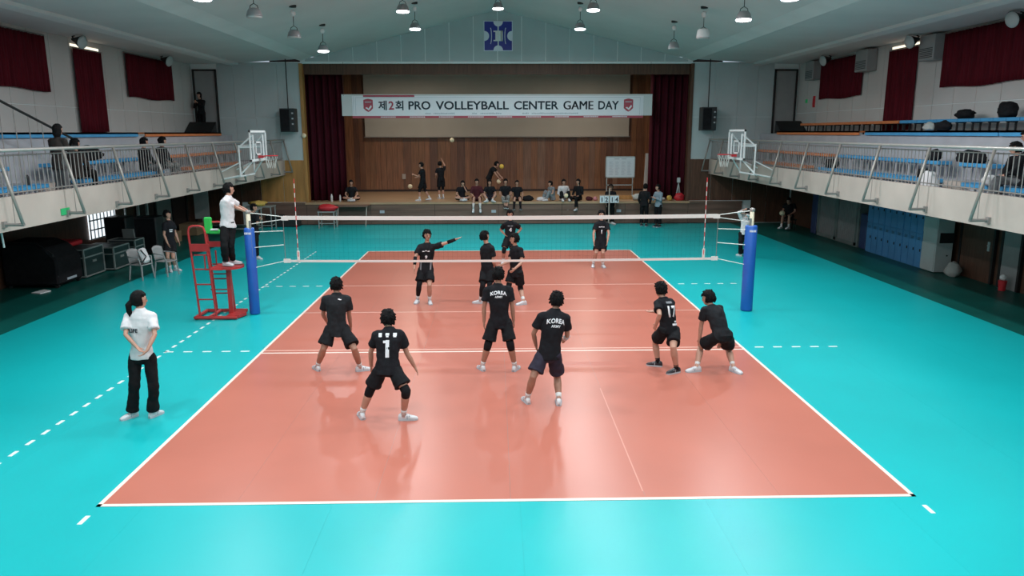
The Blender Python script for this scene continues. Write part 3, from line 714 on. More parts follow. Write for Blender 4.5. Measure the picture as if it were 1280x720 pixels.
# ------------------------------------------------------------------ right side under balcony
def locker_bank(y0,y1,cols,label):
    t = thing('locker_unit',label,'locker',(12.7,(y0+y1)/2,0))
    MB().box((12.42,y0,0),(12.95,y1,1.95)).build('body','locker_blue',t)
    w_ = (y1-y0)/cols
    for c in range(cols):
        for z0,z1 in ((.03,1.0),(1.03,1.93)):
            d = MB().box((12.40,y0+c*w_+.012,z0),(12.42,y0+(c+1)*w_-.012,z1)).build('door','locker_blue',t)
            MB().box((12.385,y0+c*w_+.06,(z0+z1)/2-.03),(12.40,y0+c*w_+.10,(z0+z1)/2+.05)).build('handle','dark_metal',d)
            for k in range(3): MB().box((12.395,y0+c*w_+.12,z1-.12-k*.03),(12.40,y0+(c+1)*w_-.1,z1-.11-k*.03)).build('vent','dark_metal',d)
locker_bank(14.12,15.2,3,'blue locker unit next to the white cabinet'); locker_bank(15.23,16.35,3,'middle one of the three blue locker units'); locker_bank(16.38,17.5,3,'blue locker unit next to the grey slatted cage doors')
t = thing('cage_cupboard','grey slatted double-door cupboard beyond the blue lockers','cupboard',(12.7,20,0))
MB().box((12.5,18.3,0),(12.95,21.7,2.1)).build('body','cage_grey',t)
for y0,y1 in ((18.4,19.95),(20.0,21.6)):
    d = MB().box((12.44,y0,.05),(12.5,y0+.08,2.05)).box((12.44,y1-.08,.05),(12.5,y1,2.05)).box((12.44,y0,.05),(12.5,y1,.15)).box((12.44,y0,1.95),(12.5,y1,2.05)).build('door','cage_grey',t)
    n = int((y1-y0-.2)/.11)
    for k in range(n): MB().box((12.46,y0+.1+k*.11,.15),(12.49,y0+.16+k*.11,1.95)).build('slat','unit_grey',d)
for y0,lb in ((17.75,'dark blue mat standing between lockers and cage cupboard'),(21.85,'dark blue mat standing beyond the cage cupboard')):
    tag(MB().box((12.5,y0,0),(12.93,y0+.45,1.2 if y0<18 else 1.8)).build('gym_mat','mat_blue',bevel=.03),lb,'mat')
t = thing('white_cabinet','pale grey two-part cabinet at the end of the lockers','cabinet',(12.6,13.7,0))
MB().box((12.36,13.35,.02),(12.85,14.05,1.6)).build('body','locker_white',t,bevel=.012)
MB().box((12.345,13.37,.06),(12.36,14.03,.82)).build('lower_door','locker_white',t); MB().box((12.345,13.37,1.12),(12.36,14.03,1.56)).build('upper_door','locker_white',t)
MB().box((12.45,13.335,.86),(12.86,13.35,1.15)).build('dark_panel','dark_metal',t); MB().cyl((12.7,13.33,.5),(12.7,13.35,.5),.02).build('lock','dark_metal',t)
def lump(name,label,cat,c,rad,m,seed=0,amp=.25,sub=None,flat=0):
    r = random.Random(seed); off = V(r.uniform(0,50),r.uniform(0,50),r.uniform(0,50))
    def fn(d):
        k = 1+amp*noise.noise(d*1.7+off)+amp*.4*noise.noise(d*4+off)
        return k
    mb = MB().ell((c[0],c[1],c[2]+rad[2]*.8),rad,None,20,14,fn)
    for v in mb.v: v.z = max(v.z,c[2])
    o = mb.build(name,m,smooth=True,flat_origin=c); tag(o,label,cat); return o
lump('plastic_bag','pale plastic sack on the floor beside the white cabinet','bag',(12.62,12.85,0),(.2,.22,.22),'bag_pale',3)
# right wall doors
for n__,(y0,y1,m_,lab) in enumerate(((11.75,13.1,'dark_wood',0),(10.7,11.35,'unit_grey',1))):
    d = struct(MB().box((12.93,y0,0),(12.99,y1,2.05)).build('door_%d'%(3+n__),m_))
    MB().box((12.91,y0-.08,0),(12.99,y0,2.12)).box((12.91,y1,0),(12.99,y1+.08,2.12)).build('door_frame','dark_trim',d)
    if n__ == 0: MB().box((12.91,y0+.12,.85),(12.93,y0+.2,1.1)).cyl((12.88,y0+.16,1.0),(12.93,y0+.16,1.0),.02).build('door_handle','locker_white',d)
t = thing('red_bin','small red bin against the right wall','bin',(12.72,10.9,0)); MB().lathe((12.72,10.9,0),[(.08,0),(.10,.24),(.105,.26)],16).build('body','red_paint',t); 
tag(MB().ell((12.72,10.9,.34),(.08,.08,.08)).build('white_ball','white_paint',smooth=True),'white ball resting on the small red bin','ball')

# ------------------------------------------------------------------ left side under balcony
w1 = struct(MB().box((-12.99,16.42,.66),(-12.95,18.12,1.72)).build('window_3','window_glow'))
for k in range(8): MB().box((-12.95,16.42+k*.225,.66),(-12.93,16.47+k*.225,1.72)).build('bar','locker_white',w1)
for z in (.66,.95,1.25,1.7): MB().box((-12.95,16.4,z-.02),(-12.92,18.15,z+.02)).build('bar','locker_white',w1)
d = struct(MB().box((-12.98,19.6,0),(-12.93,24.0,2.1)).build('window_4','stage_dark'))
for y in (19.6,20.3,21.0,22.5,23.9): MB().box((-12.93,y,0),(-12.86,y+.1,2.1)).build('window_frame','locker_white' if y<20.8 else 'dark_trim',d)
MB().box((-12.93,21.1,.3),(-12.91,22.5,2.0)).build('pane','cage_grey',d)
t = thing('white_partition','pale grey standing panel in the left far corner','panel',(-12.3,24.6,.0)); MB().box((-12.8,24.5,.42),(-12.2,24.56,2.1)).build('sheet','locker_white',t); MB().box((-12.78,24.45,0),(-12.72,24.61,.42)).box((-12.28,24.45,0),(-12.22,24.61,.42)).build('foot','dark_metal',t)
t = thing('covered_cart','bulky black covered cart under the left balcony','cart',(-12.2,12.4,0))
MB().prism([(-12.9,11.9,.08),(-11.5,11.9,.08),(-11.5,11.9,.75),(-11.75,11.9,1.05),(-12.1,11.9,1.2),(-12.9,11.9,1.2)],(0,1.2,0)).build('cover','black_cloth',t,bevel=.05)
MB().tube([(-11.52,11.95,.3),(-11.6,11.95,.9),(-12.0,11.95,1.2),(-12.8,11.95,1.22)],.02,6).build('edge_bar','dark_metal',t)
for yy in (12.0,13.0):
    for xx in (-12.8,-11.6): MB().cyl((xx,yy-.03,.06),(xx,yy+.03,.06),.06,12).build('wheel','black',t)
MB().box((-11.52,12.3,.16),(-11.49,12.75,.22)).build('label_strip','ink_grey',t)
def case(x0,x1,y0,y1,z0,z1,label,m='teal_case'):
    t = thing('equipment_case',label,'case',((x0+x1)/2,(y0+y1)/2,z0))
    MB().box((x0,y0,z0+.05),(x1,y1,z1)).build('body',m,t)
    e = MB()
    for xx in (x0,x1):
        for yy in (y0,y1): e.box((xx-.02,yy-.02,z0+.05),(xx+.02,yy+.02,z1))
    for zz in (z0+.05,z1,z0+(z1-z0)*.72):
        e.box((x0,y0-.02,zz-.018),(x1,y0+.02,zz+.018)).box((x0,y1-.02,zz-.018),(x1,y1+.02,zz+.018)).box((x0-.02,y0,zz-.018),(x0+.02,y1,zz+.018)).box((x1-.02,y0,zz-.018),(x1+.02,y1,zz+.018))
    e.build('edge_frame','alu',t)
    for xx in (x0+.1,x1-.1):
        for yy in (y0+.1,y1-.1): MB().cyl((xx,yy-.02,z0+.03),(xx,yy+.02,z0+.03),.03,10).build('wheel','black',t)
    MB().box((x1,(y0+y1)/2-.1,(z0+z1)/2),(x1+.02,(y0+y1)/2+.1,(z0+z1)/2+.06)).build('handle','alu',t)
    return t
case(-12.5,-11.55,13.3,14.35,0,.8,'dark aluminium-edged case next to the black covered cart')
case(-12.3,-11.35,14.55,15.5,0,.68,'dark aluminium-edged case in the middle of the row')
case(-12.1,-11.3,15.8,16.4,0,.72,'smaller dark edged case at the far end of the row')
tag(MB().box((-12.75,13.3,.85),(-12.0,14.2,1.0)).build('folded_mat','red_cloth',bevel=.04),'red folded mat lying on the first equipment case','mat')
for (x0,y0,s_,h_,lb) in ((-12.6,16.6,.7,1.35,'taller black speaker cabinet under the left balcony'),(-12.15,17.6,.75,1.25,'black speaker cabinet nearer the young man in shorts')):
    t = thing('speaker_cabinet',lb,'speaker',(x0+s_/2,y0+.3,0)); MB().box((x0,y0,.02),(x0+s_,y0+.6,h_)).build('cabinet','black_plastic',t,bevel=.03); MB().box((x0+.05,y0-.012,.1),(x0+s_-.05,y0+.0,h_-.08)).build('grille','black_cloth',t)
tag(MB().obox((-11.6,16.1,.89),((1,0,0),(0,1,.2),(0,-.2,1)),(.35,.06,.3)).build('grey_board','grey_plastic'),'small grey board on top of the far equipment case','board')
# plastic chairs with bag
def plastic_chair(x,y,rz,label,z=0):
    t = thing('plastic_chair',label,'chair',(x,y,z),rz)
    M_ = 'grey_plastic'
    MB().grid(lambda u,v: V(-.21+.42*u,-.2+.42*v,.43-.02*math.sin(PI*u)*math.sin(PI*v)),6,6).build('seat',M_,t,smooth=True,local=True).modifiers.new('s','SOLIDIFY').thickness=.02
    MB().grid(lambda u,v: V((-.2+.4*u),-.2-.08*v-.05*math.sin(PI*u),.44+.4*v-.05*(2*u-1)**2*v),8,5).build('backrest',M_,t,smooth=True,local=True).modifiers.new('s','SOLIDIFY').thickness=.018
    for a,b_ in ((-1,-1),(1,-1),(-1,1),(1,1)): MB().tube([(a*.19,b_*.18,.42),(a*.23,b_*.22,0)],[.026,.018],6).build('leg',M_,t,local=True)
    for a in (-1,1): MB().tube([(a*.2,-.22,.65),(a*.25,-.05,.64),(a*.24,.15,.62),(a*.21,.18,.43)],.017,6).build('armrest',M_,t,local=True)
    return t
plastic_chair(-9.95,13.2,-PI/2-.3,'grey plastic armchair holding a white bag, nearer one'); plastic_chair(-9.5,13.75,-PI/2-.3,'grey plastic armchair just behind the one with the white bag')
t = thing('white_bag','white backpack with a dark strap on the grey chair','bag',(-9.85,13.2,.44)); MB().obox((-9.85,13.2,.66),((1,0,.35),(0,1,0),(-.35,0,1)),(.15,.30,.42)).build('body','tee_white',t,bevel=.05)
MB().tube([(-9.82,13.03,.5),(-9.72,13.05,.66),(-9.86,13.06,.84)],.016,6).build('strap','black',t)
lump('white_sack','white sack by the left wall behind the young man','sack',(-12.4,19.2,0),(.28,.3,.5),'bag_pale',8,.15)
tag(MB().box((-12.6,22.3,0),(-11.9,23.2,.45)).build('cardboard_box','cardboard',bevel=.01),'brown cardboard box by the left wall','box')
tag(MB().box((-12.5,20.0,0),(-11.9,20.8,.4)).build('brown_box','cardboard',bevel=.01),'low brown box beside the white sack','box')
tag(MB().tube([(-12.5,17.9,0.0),(-12.75,18.4,2.1)],.03,8).build('leaning_pole','locker_white'),'pale pole leaning against the left wall behind speakers','pole')
tag(MB().tube([(-9.45,6.75,1.85),(-9.42,6.68,2.17)],.018,8).build('hanging_strap','locker_white'),'white strap hanging beneath the left balcony','strap')
lump('ceiling_bracket','pale bracket under the left balcony edge','bracket',(-11.3,13.9,1.85),(.1,.14,.2),'unit_grey',2,.2)
tag(MB().box((-9.245,8.40,2.28),(-9.232,8.72,2.42)).build('exit_plate','green_sign'),'green exit plate on the left balcony fascia','sign')
tag(MB().prism([(-11.9,11.35,.0),(-11.62,11.25,.0),(-11.55,11.6,.0),(-11.8,11.75,.0)],(0,0,.02)).build('paper_sheet','white_paint'),'white paper lying on the floor before the covered cart','paper')
# work tables and boxes at left end of the stage
def frame_table(x0,x1,y0,y1,h_,label,m='alu'):
    t = thing('steel_table',label,'table',((x0+x1)/2,(y0+y1)/2,0))
    MB().box((x0,y0,h_-.04),(x1,y1,h_)).build('top',m,t)
    for xx in (x0+.04,x1-.04):
        for yy in (y0+.04,y1-.04): MB().box((xx-.018,yy-.018,0),(xx+.018,yy+.018,h_-.04)).build('leg',m,t)
    MB().box((x0+.04,y0+.03,.2),(x1-.04,y0+.05,.23)).box((x0+.03,y0+.04,.2),(x0+.05,y1-.04,.23)).box((x1-.05,y0+.04,.2),(x1-.03,y1-.04,.23)).build('stretcher',m,t)
    return t
frame_table(-10.9,-9.6,22.6,23.3,1.0,'steel framed table beneath the yellow cloth, nearer'); frame_table(-10.4,-9.35,23.7,24.4,1.0,'steel framed table in the far left corner, behind the other')
lump('yellow_cloth','crumpled yellow cloth on the steel tables','cloth',(-9.95,23.9,1.0),(.35,.28,.13),'yellow_cloth',5)
for i,(x0,x1,h_,lb) in enumerate(((-10.0,-9.3,.5,'dark box at foot of the stage, left one'),(-9.25,-8.6,.45,'dark box at foot of the stage, right one'))):
    tag(MB().box((x0,24.9,0),(x1,25.5,h_)).build('storage_box','black_plastic',bevel=.03),lb,'box')
t = frame_table(-7.62,-6.9,24.3,24.9,.72,'small folding table under a red cover before the stage')
lump('red_cover','red cover bundled on the small folding table','cover',(-7.25,24.6,.72),(.42,.3,.16),'red_cloth',11,.2)
t = thing('wooden_desk','brown wooden desk against the stage front','desk',(-6.2,25.3,0)); MB().box((-6.95,25.0,.84),(-5.62,25.65,.89)).build('top','stage_front',t)
for xx in (-6.9,-5.68): MB().tube([(xx,25.1,.84),(xx-.06*(1 if xx<-6 else 1),25.05,0)],.022,6).build('leg','fascia',t)
tag(MB().lathe((-7.0,26.1,ZS),[(.035,0),(.04,.02),(.04,.2),(.02,.26),(.02,.3)],12).build('bottle','tee_white',smooth=True),'white bottle on stage edge, nearer the seated player','bottle')
tag(MB().lathe((-7.35,26.0,ZS),[(.045,0),(.05,.02),(.05,.25),(.025,.31),(.025,.34)],12).build('bottle','tee_white',smooth=True),'white bottle on stage edge above the red cover','bottle')
tag(MB().box((-8.62,25.3,.55),(-8.3,25.65,1.12)).build('amplifier','black_plastic',bevel=.02),'small black box standing at the left stage corner','box') if 0 else None

# ------------------------------------------------------------------ things on the stage
t = thing('whiteboard','white schedule board on a wheeled frame at stage right','whiteboard',(5.63,27.5,ZS))
MB().box((4.98,27.48,1.93),(6.28,27.51,2.86)).build('board','board_white',t)
fr = MB()
for a in ((4.95,1.90,6.31,1.95),(4.95,2.84,6.31,2.88),(4.95,1.9,4.99,2.88),(6.27,1.9,6.31,2.88)): fr.box((a[0],27.46,a[1]),(a[2],27.53,a[3]))
fr.build('frame','alu',t)
for xx in (5.02,6.22):
    MB().box((xx-.02,27.5,ZS+.03),(xx+.02,27.54,1.92)).build('leg','alu',t); MB().box((xx-.02,27.2,ZS+.01),(xx+.02,27.85,ZS+.05)).build('foot','alu',t)
MB().box((5.0,27.5,1.55),(6.24,27.53,1.59)).build('crossbar','alu',t)
pr = MB(); r = random.Random(5); pr.box((5.35,27.475,2.74),(5.58,27.48,2.78)).box((5.68,27.475,2.74),(5.9,27.48,2.78))
for c in range(4):
    for k in range(13): pr.box((5.12+c*.28,27.476,2.03+k*.05),(5.12+c*.28+r.uniform(.12,.2),27.48,2.045+k*.05))
pr.build('table_print','ink_grey',t)
t = thing('scoreboard','flip scoreboard on a pole reading 12 and 14','scoreboard',(4.78,25.0,0))
MB().cyl((4.78,25.0,0),(4.78,25.0,1.6),.025,10).build('pole','fascia',t)
for a in (0,2.1,4.2): MB().tube([(4.78,25.0,.12),(4.78+.3*math.cos(a),25.0+.3*math.sin(a),.015)],.015,6).build('foot','fascia',t)
MB().box((4.36,24.97,1.27),(5.2,24.99,1.31)).build('rail','fascia',t)
for x0,dg_ in ((4.37,'1'),(4.565,'2'),(4.81,'1'),(5.005,'4')):
    c = MB().box((x0,24.955,.98),(x0+.185,24.97,1.27)).build('number_card','locker_white' if 0 else 'board_white',t)
    text('digit',dg_,'ink_grey' if 0 else 'print_dark',c,(x0+.092,24.954,1.12),FX,FZ,.2,None,.02,.003)
tag(MB().obox((6.74,27.0,2.0),((.035,0,1),(1,0,-.035),(0,1,0)),(2.05,.17,.05)).build('long_board','fascia'),'tall pale board leaning by the right stage curtain','board')
tag(MB().box((4.9,26.6,ZS),(6.1,27.0,ZS+.16)).build('low_bench','orange_wood',bevel=.01),'low wooden bench in front of the whiteboard','bench')
lump('white_bundle','white cloth bundle on stage below the whiteboard','bundle',(6.3,26.2,ZS),(.34,.2,.16),'bag_pale',21)
t = thing('tripod','small white tripod on the right edge of stage','tripod',(8.05,26.2,ZS))
for a in (.3,2.4,4.5): MB().tube([(8.05,26.2,1.75),(8.05+.15*math.cos(a),26.2+.12*math.sin(a),ZS)],.016,6).build('leg','locker_white',t)
MB().box((7.98,26.13,1.75),(8.12,26.27,1.98)).build('head','locker_white',t,bevel=.02)
lump('red_bag','red bag lying at the foot of the tripod','bag',(8.05,25.92,ZS),(.22,.14,.19),'red_cloth',31)
lump('orange_bag','tan bag beside the red bag on stage','bag',(7.62,25.98,ZS),(.12,.12,.13),'yellow_cloth',32)
lump('white_towel','white towel on stage edge right of grey hooded man','towel',(7.2,26.0,ZS),(.22,.15,.08),'tee_white',33)
lump('white_bag_small','white bag on stage edge beside the black bag','bag',(1.90,26.05,ZS),(.22,.14,.10),'tee_white',34)
lump('black_bag','flat black bag on stage edge near the seated players','bag',(1.30,26.1,ZS),(.26,.16,.13),'black_cloth',35)
lump('dark_cap','dark red cap on stage edge by the scoreboard','cap',(4.05,26.1,ZS),(.16,.12,.10),'maroon',36)
lump('pink_pouch','pink pouch on stage edge by the scoreboard','pouch',(4.32,26.1,ZS),(.10,.10,.10),'pink_thing',37)
def ball(x,y,z,label,yellow=False):
    t = MB().ell((x,y,z),(.105,.105,.105),None,24,16).build('volleyball','ball_yellow' if yellow else 'ball_pale',smooth=True,flat_origin=(x,y,z)); tag(t,label,'ball')
    for a in range(3):
        pts = [V(x,y,z)+Matrix.Rotation(a*1.05,3,'Z')@V(.107*math.cos(q),0.04,.107*math.sin(q)).normalized()*.1045 for q in [2*PI*k/20 for k in range(20)]]
        MB().tube(pts,.004,4,closed=True).build('seam','ball_blue' if yellow else 'fascia',t)
ball(-2.09,27.5,3.63,'pale volleyball in mid air above the reaching player'); ball(-4.06,27.6,1.53,'pale volleyball in flight beside the left standing stage player')
ball(.16,27.4,2.44,'yellow volleyball in the air by the bending player',True); ball(.03,27.35,1.76,'pale volleyball at the bending player\'s hand')
tag(MB().box((-4.92,31.80,1.62),(-4.74,31.83,1.88)).build('switch_plate','fascia'),'pale switch plate low on the stage back wall','switch')
tag(MB().ell((-8.33,25.66,3.85),(.1,.06,.1)).build('wall_lamp','ball_pale',smooth=True),'small round wall light on the left stage edge','lamp')
# balcony belongings
lump('black_backpack','black backpack on the blue wall bench, with white tag','bag',(12.5,11.2,4.30),(.18,.28,.22),'black_cloth',41,.3)
lump('black_bag','black bag on the wall bench above the grey jacket','bag',(12.5,12.9,4.30),(.18,.36,.14),'black_cloth',42,.3)
lump('grey_jacket','grey and black jacket on the right deck plank','jacket',(11.6,12.35,3.99),(.13,.34,.14),'black_cloth',43,.3)
lump('pale_jacket','pale grey garment lying on the black jacket','jacket',(11.6,13.0,3.99),(.12,.22,.12),'bag_pale',44,.35)
lump('black_jacket','black jacket on the short second-row blue bench','jacket',(10.95,10.0,3.25),(.17,.55,.16),'black_cloth',45,.4)
lump('black_bag','small black bag on long second-row blue bench','bag',(10.95,11.5,3.25),(.15,.3,.15),'black_cloth',46,.3)
lump('black_shoe_bag','black bag with white patch on the lowest right bench','bag',(10.17,10.5,2.88),(.14,.25,.12),'black_cloth',47,.3)
lump('striped_bag','black bag at the far end of the long lowest right bench','bag',(10.17,15.6,2.88),(.15,.4,.15),'black_cloth',48,.25)
lump('white_sheet','white sheet hanging over the right aisle steps','sheet',(9.75,9.5,2.45),(.16,.30,.36),'tee_white',49,.2)
lump('black_clothes','dark clothes heaped on the second left row','clothes',(-10.95,13.0,3.25),(.18,.7,.2),'black_cloth',50,.4)
t = MB().lathe((-10.15,8.9,2.88),[(.035,0),(.04,.02),(.04,.17),(.02,.22)],12).build('black_bottle','black'); tag(t,'black bottle standing on the nearest left bench','bottle')

# ------------------------------------------------------------------ people
def nrm(v): return v.normalized() if v.length > 1e-6 else V(0,0,1)
def sections(mb, secs, n=20):
    rings = []
    for c,a,b,rx,ry in secs: rings.append([c+a*math.cos(2*PI*j/n)*rx+b*math.sin(2*PI*j/n)*ry for j in range(n)])
    k = len(rings); vs = [q for r_ in rings for q in r_]
    fs = [(i*n+j,i*n+(j+1)%n,(i+1)*n+(j+1)%n,(i+1)*n+j) for i in range(k-1) for j in range(n)]
    fs += [tuple(range(n))[::-1],tuple(range((k-1)*n,k*n))]
    return mb.add(vs,fs)
def fuse(o, vox, it=4, fac=.5, disp=0, dscale=.12):
    r_ = o.modifiers.new('fuse','REMESH'); r_.mode = 'VOXEL'; r_.voxel_size = vox; r_.use_smooth_shade = True
    if disp:
        tx = bpy.data.textures.get('folds%g'%dscale)
        if not tx: tx = bpy.data.textures.new('folds%g'%dscale,'CLOUDS'); tx.noise_scale = dscale; tx.noise_depth = 1
        d = o.modifiers.new('folds','DISPLACE'); d.texture = tx; d.strength = disp; d.mid_level = .5; d.texture_coords = 'LOCAL'
    s_ = o.modifiers.new('soft','SMOOTH'); s_.iterations = it; s_.factor = fac
    return o
def hand(mb, W, d, n, lat, s, curl=.5, thumb=1, fine=True):
    """palm, four unequal bent fingers and a thumb leaving the side of the palm"""
    W = Vector(W); d = nrm(d); lat = nrm(lat-d*lat.dot(d)); n = nrm(d.cross(lat)) if n is None else nrm(n-d*n.dot(d)-lat*n.dot(lat))
    mb.limb([W-d*.01*s,W+d*.035*s,W+d*.075*s],[(.020*s,.024*s),(.017*s,.036*s),(.013*s,.036*s)],10) if False else None
    secs = []
    for t_,rx,ry in ((-.015,.021,.021),(.01,.028,.020),(.04,.038,.017),(.075,.040,.015),(.09,.036,.011)): secs.append((W+d*t_*s,lat,n,rx*s,ry*s))
    sections(mb,secs,12)
    for k,(o_,L) in enumerate(((-.030,.062),(-.010,.074),(.011,.078),(.031,.070))):
        b0 = W+d*.078*s+lat*o_*s; sp = lat*(o_*2.2)
        d1 = nrm(d+sp+n*curl*.35); d2 = nrm(d+sp+n*curl*1.1); d3 = nrm(d+n*curl*2.2)
        p1 = b0+d1*L*.45*s; p2 = p1+d2*L*.32*s; p3 = p2+d3*L*.26*s
        mb.limb([b0,p1,p2,p3],[.0092*s,.0088*s,.0082*s,.0068*s],7)
    tb = W+d*.02*s+lat*thumb*.026*s; t1 = tb+nrm(d*.7+lat*thumb*.8+n*.2)*.038*s; t2 = t1+nrm(d*.95+lat*thumb*.35+n*curl*.5)*.034*s
    mb.limb([tb,t1,t2],[.014*s,.0105*s,.0085*s],7)
def person(label, J, look, group=None):
    s = look.get('s',1.0); J = {k:Vector(v) for k,v in J.items()}
    H = (J['hipL']+J['hipR'])/2; N = J['neck']; HD = J['head']
    base = V(H.x,H.y,look.get('z0',0)); near = look.get('near',0)
    vox = {2:.0085,1:.010,0:.016}[near]
    shax = nrm(J['shR']-J['shL']); hpax = nrm(J['hipR']-J['hipL']); spine = nrm(N-H)
    fwd = nrm(V(0,0,1).cross((shax+hpax)/2)); face = nrm(Vector(look['face'])) if 'face' in look else fwd
    fem = look.get('fem',0)
    root = None
    # --- body, one continuous skin
    b = MB()
    hu = nrm(nrm(HD-N)*.45+V(0,0,1)*.8); hf = nrm(face-hu*face.dot(hu)); hs = nrm(hf.cross(hu))
    b.ell(HD+hu*.012*s,(.074*s,.093*s,.108*s),(hs,hf,hu),20,14)
    b.ell(HD+hf*.018*s-hu*.062*s,(.052*s,.066*s,.055*s),(hs,hf,hu),16,10)
    b.ell(HD+hf*.092*s-hu*.022*s,(.013*s,.020*s,.026*s),(hs,hf,hu),10,8)
    b.ell(HD+hf*.080*s+hu*.022*s,(.045*s,.015*s,.012*s),(hs,hf,hu),12,8)
    for e in (-1,1): b.ell(HD+hs*e*.076*s-hu*.012*s-hf*.005*s,(.011*s,.022*s,.032*s),(hs,hf,hu),10,8)
    b.limb([N-spine*.03*s,HD-hu*.055*s-hf*.01*s],[.056*s,.050*s],14)
    def torso(mb, k, t0=-.08, t1=1.0, hemk=1.0):
        L = (N-H).length; secs = []
        W_ = [(-.10,.158,.112),(0,.158,.112),(.25,.138,.103),(.5,.150,.112),(.72,.172,.118),(.86,.178,.108),(.94,.140,.092),(1.0,.080,.070),(1.05,.062,.060)]
        back = nrm(-fwd)
        for t_,rx,ry in W_:
            tt = t0 if t_ < 0 else t_
            if t_ < 0 and t0 > -.01: continue
            c = H+(N-H)*tt; a = nrm(hpax.lerp(shax,min(1,max(0,tt)))); up_ = spine; f_ = nrm(up_.cross(a)); 
            c = c+f_*(-.02*math.sin(PI*min(1,max(0,tt))))*s*look.get('hunch',1)
            kk = k if t_ > .2 else k*hemk
            secs.append((c,a,f_,rx*s*kk*(.92 if fem else 1),ry*s*kk))
        sections(mb,secs,24)
    torso(b,.80,0)
    for Sd in 'LR':
        sh,el,wr = J['sh'+Sd],J['el'+Sd],J['wr'+Sd]; hp,kn,an = J['hip'+Sd],J['kn'+Sd],J['an'+Sd]
        f_ = .9 if fem else 1
        b.limb([sh,sh.lerp(el,.5),el,el.lerp(wr,.3),wr],[.050*s*f_,.044*s*f_,.036*s*f_,.038*s*f_,.026*s*f_],12)
        b.limb([N.lerp(sh,.35)-spine*.03*s,sh],[.055*s,.050*s],10)
        b.limb([hp.lerp(kn,.12),hp.lerp(kn,.5),kn,kn.lerp(an,.32),an],[.078*s,.074*s,.053*s,.060*s,.036*s],14)
        dd = nrm(wr-el); dh = look.get('hand'+Sd,{})
        hd = nrm(Vector(dh['d'])) if 'd' in dh else dd
        lat = Vector(dh['lat']) if 'lat' in dh else fwd
        inn = shax*(1 if Sd=='L' else -1)
        nn = Vector(dh['n']) if 'n' in dh else inn
        hand(b,wr,hd,nn,lat,s,dh.get('curl',.5),1)
    body = b.build('person',look.get('skin','skin'),smooth=True,flat_origin=base); fuse(body,vox,3)
    tag(body,label,'person',group); P = body
    # --- face
    for e in (-1,1):
        MB().ell(HD+hf*.083*s+hs*e*.031*s+hu*.004*s,(.015*s,.008*s,.0065*s),(hs,hf,hu),10,6).build('eye','eye',P,smooth=True)
        if near: MB().ell(HD+hf*.088*s+hs*e*.031*s+hu*.026*s,(.021*s,.006*s,.005*s),(hs,hf,hu),10,6).build('eyebrow','hair',P,smooth=True)
    MB().ell(HD+hf*.079*s-hu*.062*s,(.022*s,.008*s,.006*s),(hs,hf,hu),10,6).build('mouth','lips',P,smooth=True)
    # --- hair
    sd = rnd.uniform(0,50); lng = look.get('hair','short')
    def hr(d):
        f,u = d.y,d.z; lim = .30 if lng=='short' else .2
        m_ = 1.0
        if f > .25-.25*min(0,u) and u < .36+.10*math.sin(d.x*14+sd): m_ = .74
        if u < -.74 and lng == 'short': m_ = .66
        k = 1.0+.05*noise.noise(d*3+V(sd,0,0))+.075*noise.noise(V(d.x*7,d.y*7,d.z*3)+V(sd,0,0))+.04*noise.noise(V(d.x*16,d.y*16,d.z*6)+V(sd,0,0))
        return m_*k if m_ == 1 else m_
    h = MB().ell(HD+hu*.024*s-hf*.014*s,(.100*s,.118*s,.128*s),(hs,hf,hu),44,32,hr)
    if lng == 'ponytail':
        q = HD-hf*.10*s+hu*.01*s; h.ell(q,(.035*s,.04*s,.045*s),(hs,hf,hu),12,8)
        h.limb([q,q-hf*.06*s-V(0,0,.07)*s,q-hf*.055*s-V(0,0,.17)*s,q-hf*.03*s-V(0,0,.27)*s],[.035*s,.046*s,.04*s,.015*s],10)
    if lng == 'long':
        h.limb([HD-hf*.05*s,HD-hf*.075*s-hu*.12*s,HD-hf*.08*s-hu*.24*s],[(.085*s,.06*s),(.085*s,.05*s),(.06*s,.03*s)],12)
    if lng == 'bob':
        h.limb([HD-hf*.03*s,HD-hf*.04*s-hu*.09*s,HD-hf*.03*s-hu*.13*s],[(.085*s,.095*s),(.09*s,.09*s),(.08*s,.07*s)],14)
    ho = h.build('hair' if lng!='cap' else 'cap','hair' if lng!='hood' else 'black_cloth',P,smooth=True)
    if lng in ('ponytail','long','bob'): fuse(ho,.011,2)
    elif near and lng == 'short':
        tf = MB(); rr = random.Random(int(sd*100))
        for _ in range(110):
            th = rr.uniform(0,2*PI); u = rr.uniform(-.62,.95); q = math.sqrt(1-u*u); d = V(q*math.cos(th),q*math.sin(th),u)
            if d.y > .2 and u < .34: continue
            P0 = HD+hu*.024*s-hf*.014*s+(hs*d.x*.098+hf*d.y*.116+hu*d.z*.126)*s; out = nrm(hs*d.x+hf*d.y+hu*d.z)
            dn = nrm(out*rr.uniform(.15,.4)-hu*rr.uniform(.5,1.0)*(1 if u<.6 else .2)+hs*rr.uniform(-.5,.5)+hf*rr.uniform(-.2,.6)*(1 if u>.3 else 0))
            tf.tube([P0-out*.008*s,P0+dn*.014*s,P0+dn*rr.uniform(.024,.034)*s],[.014*s,.011*s,.003*s],5)
        tf.build('hair_tufts','hair',ho,smooth=True)['kind'] = 'stuff'
    if lng == 'cap': MB().ell(HD+hf*.12*s+hu*.045*s,(.07*s,.07*s,.012*s),(hs,hf,hu)).build('peak','hair',P,smooth=True)
    # --- top
    tm = look.get('top','tee_black'); lngs = look.get('sleeve',.62); t = MB(); torso(t,look.get('topk',1.10),look.get('hem',-.16),1,look.get('hemk',1.06))
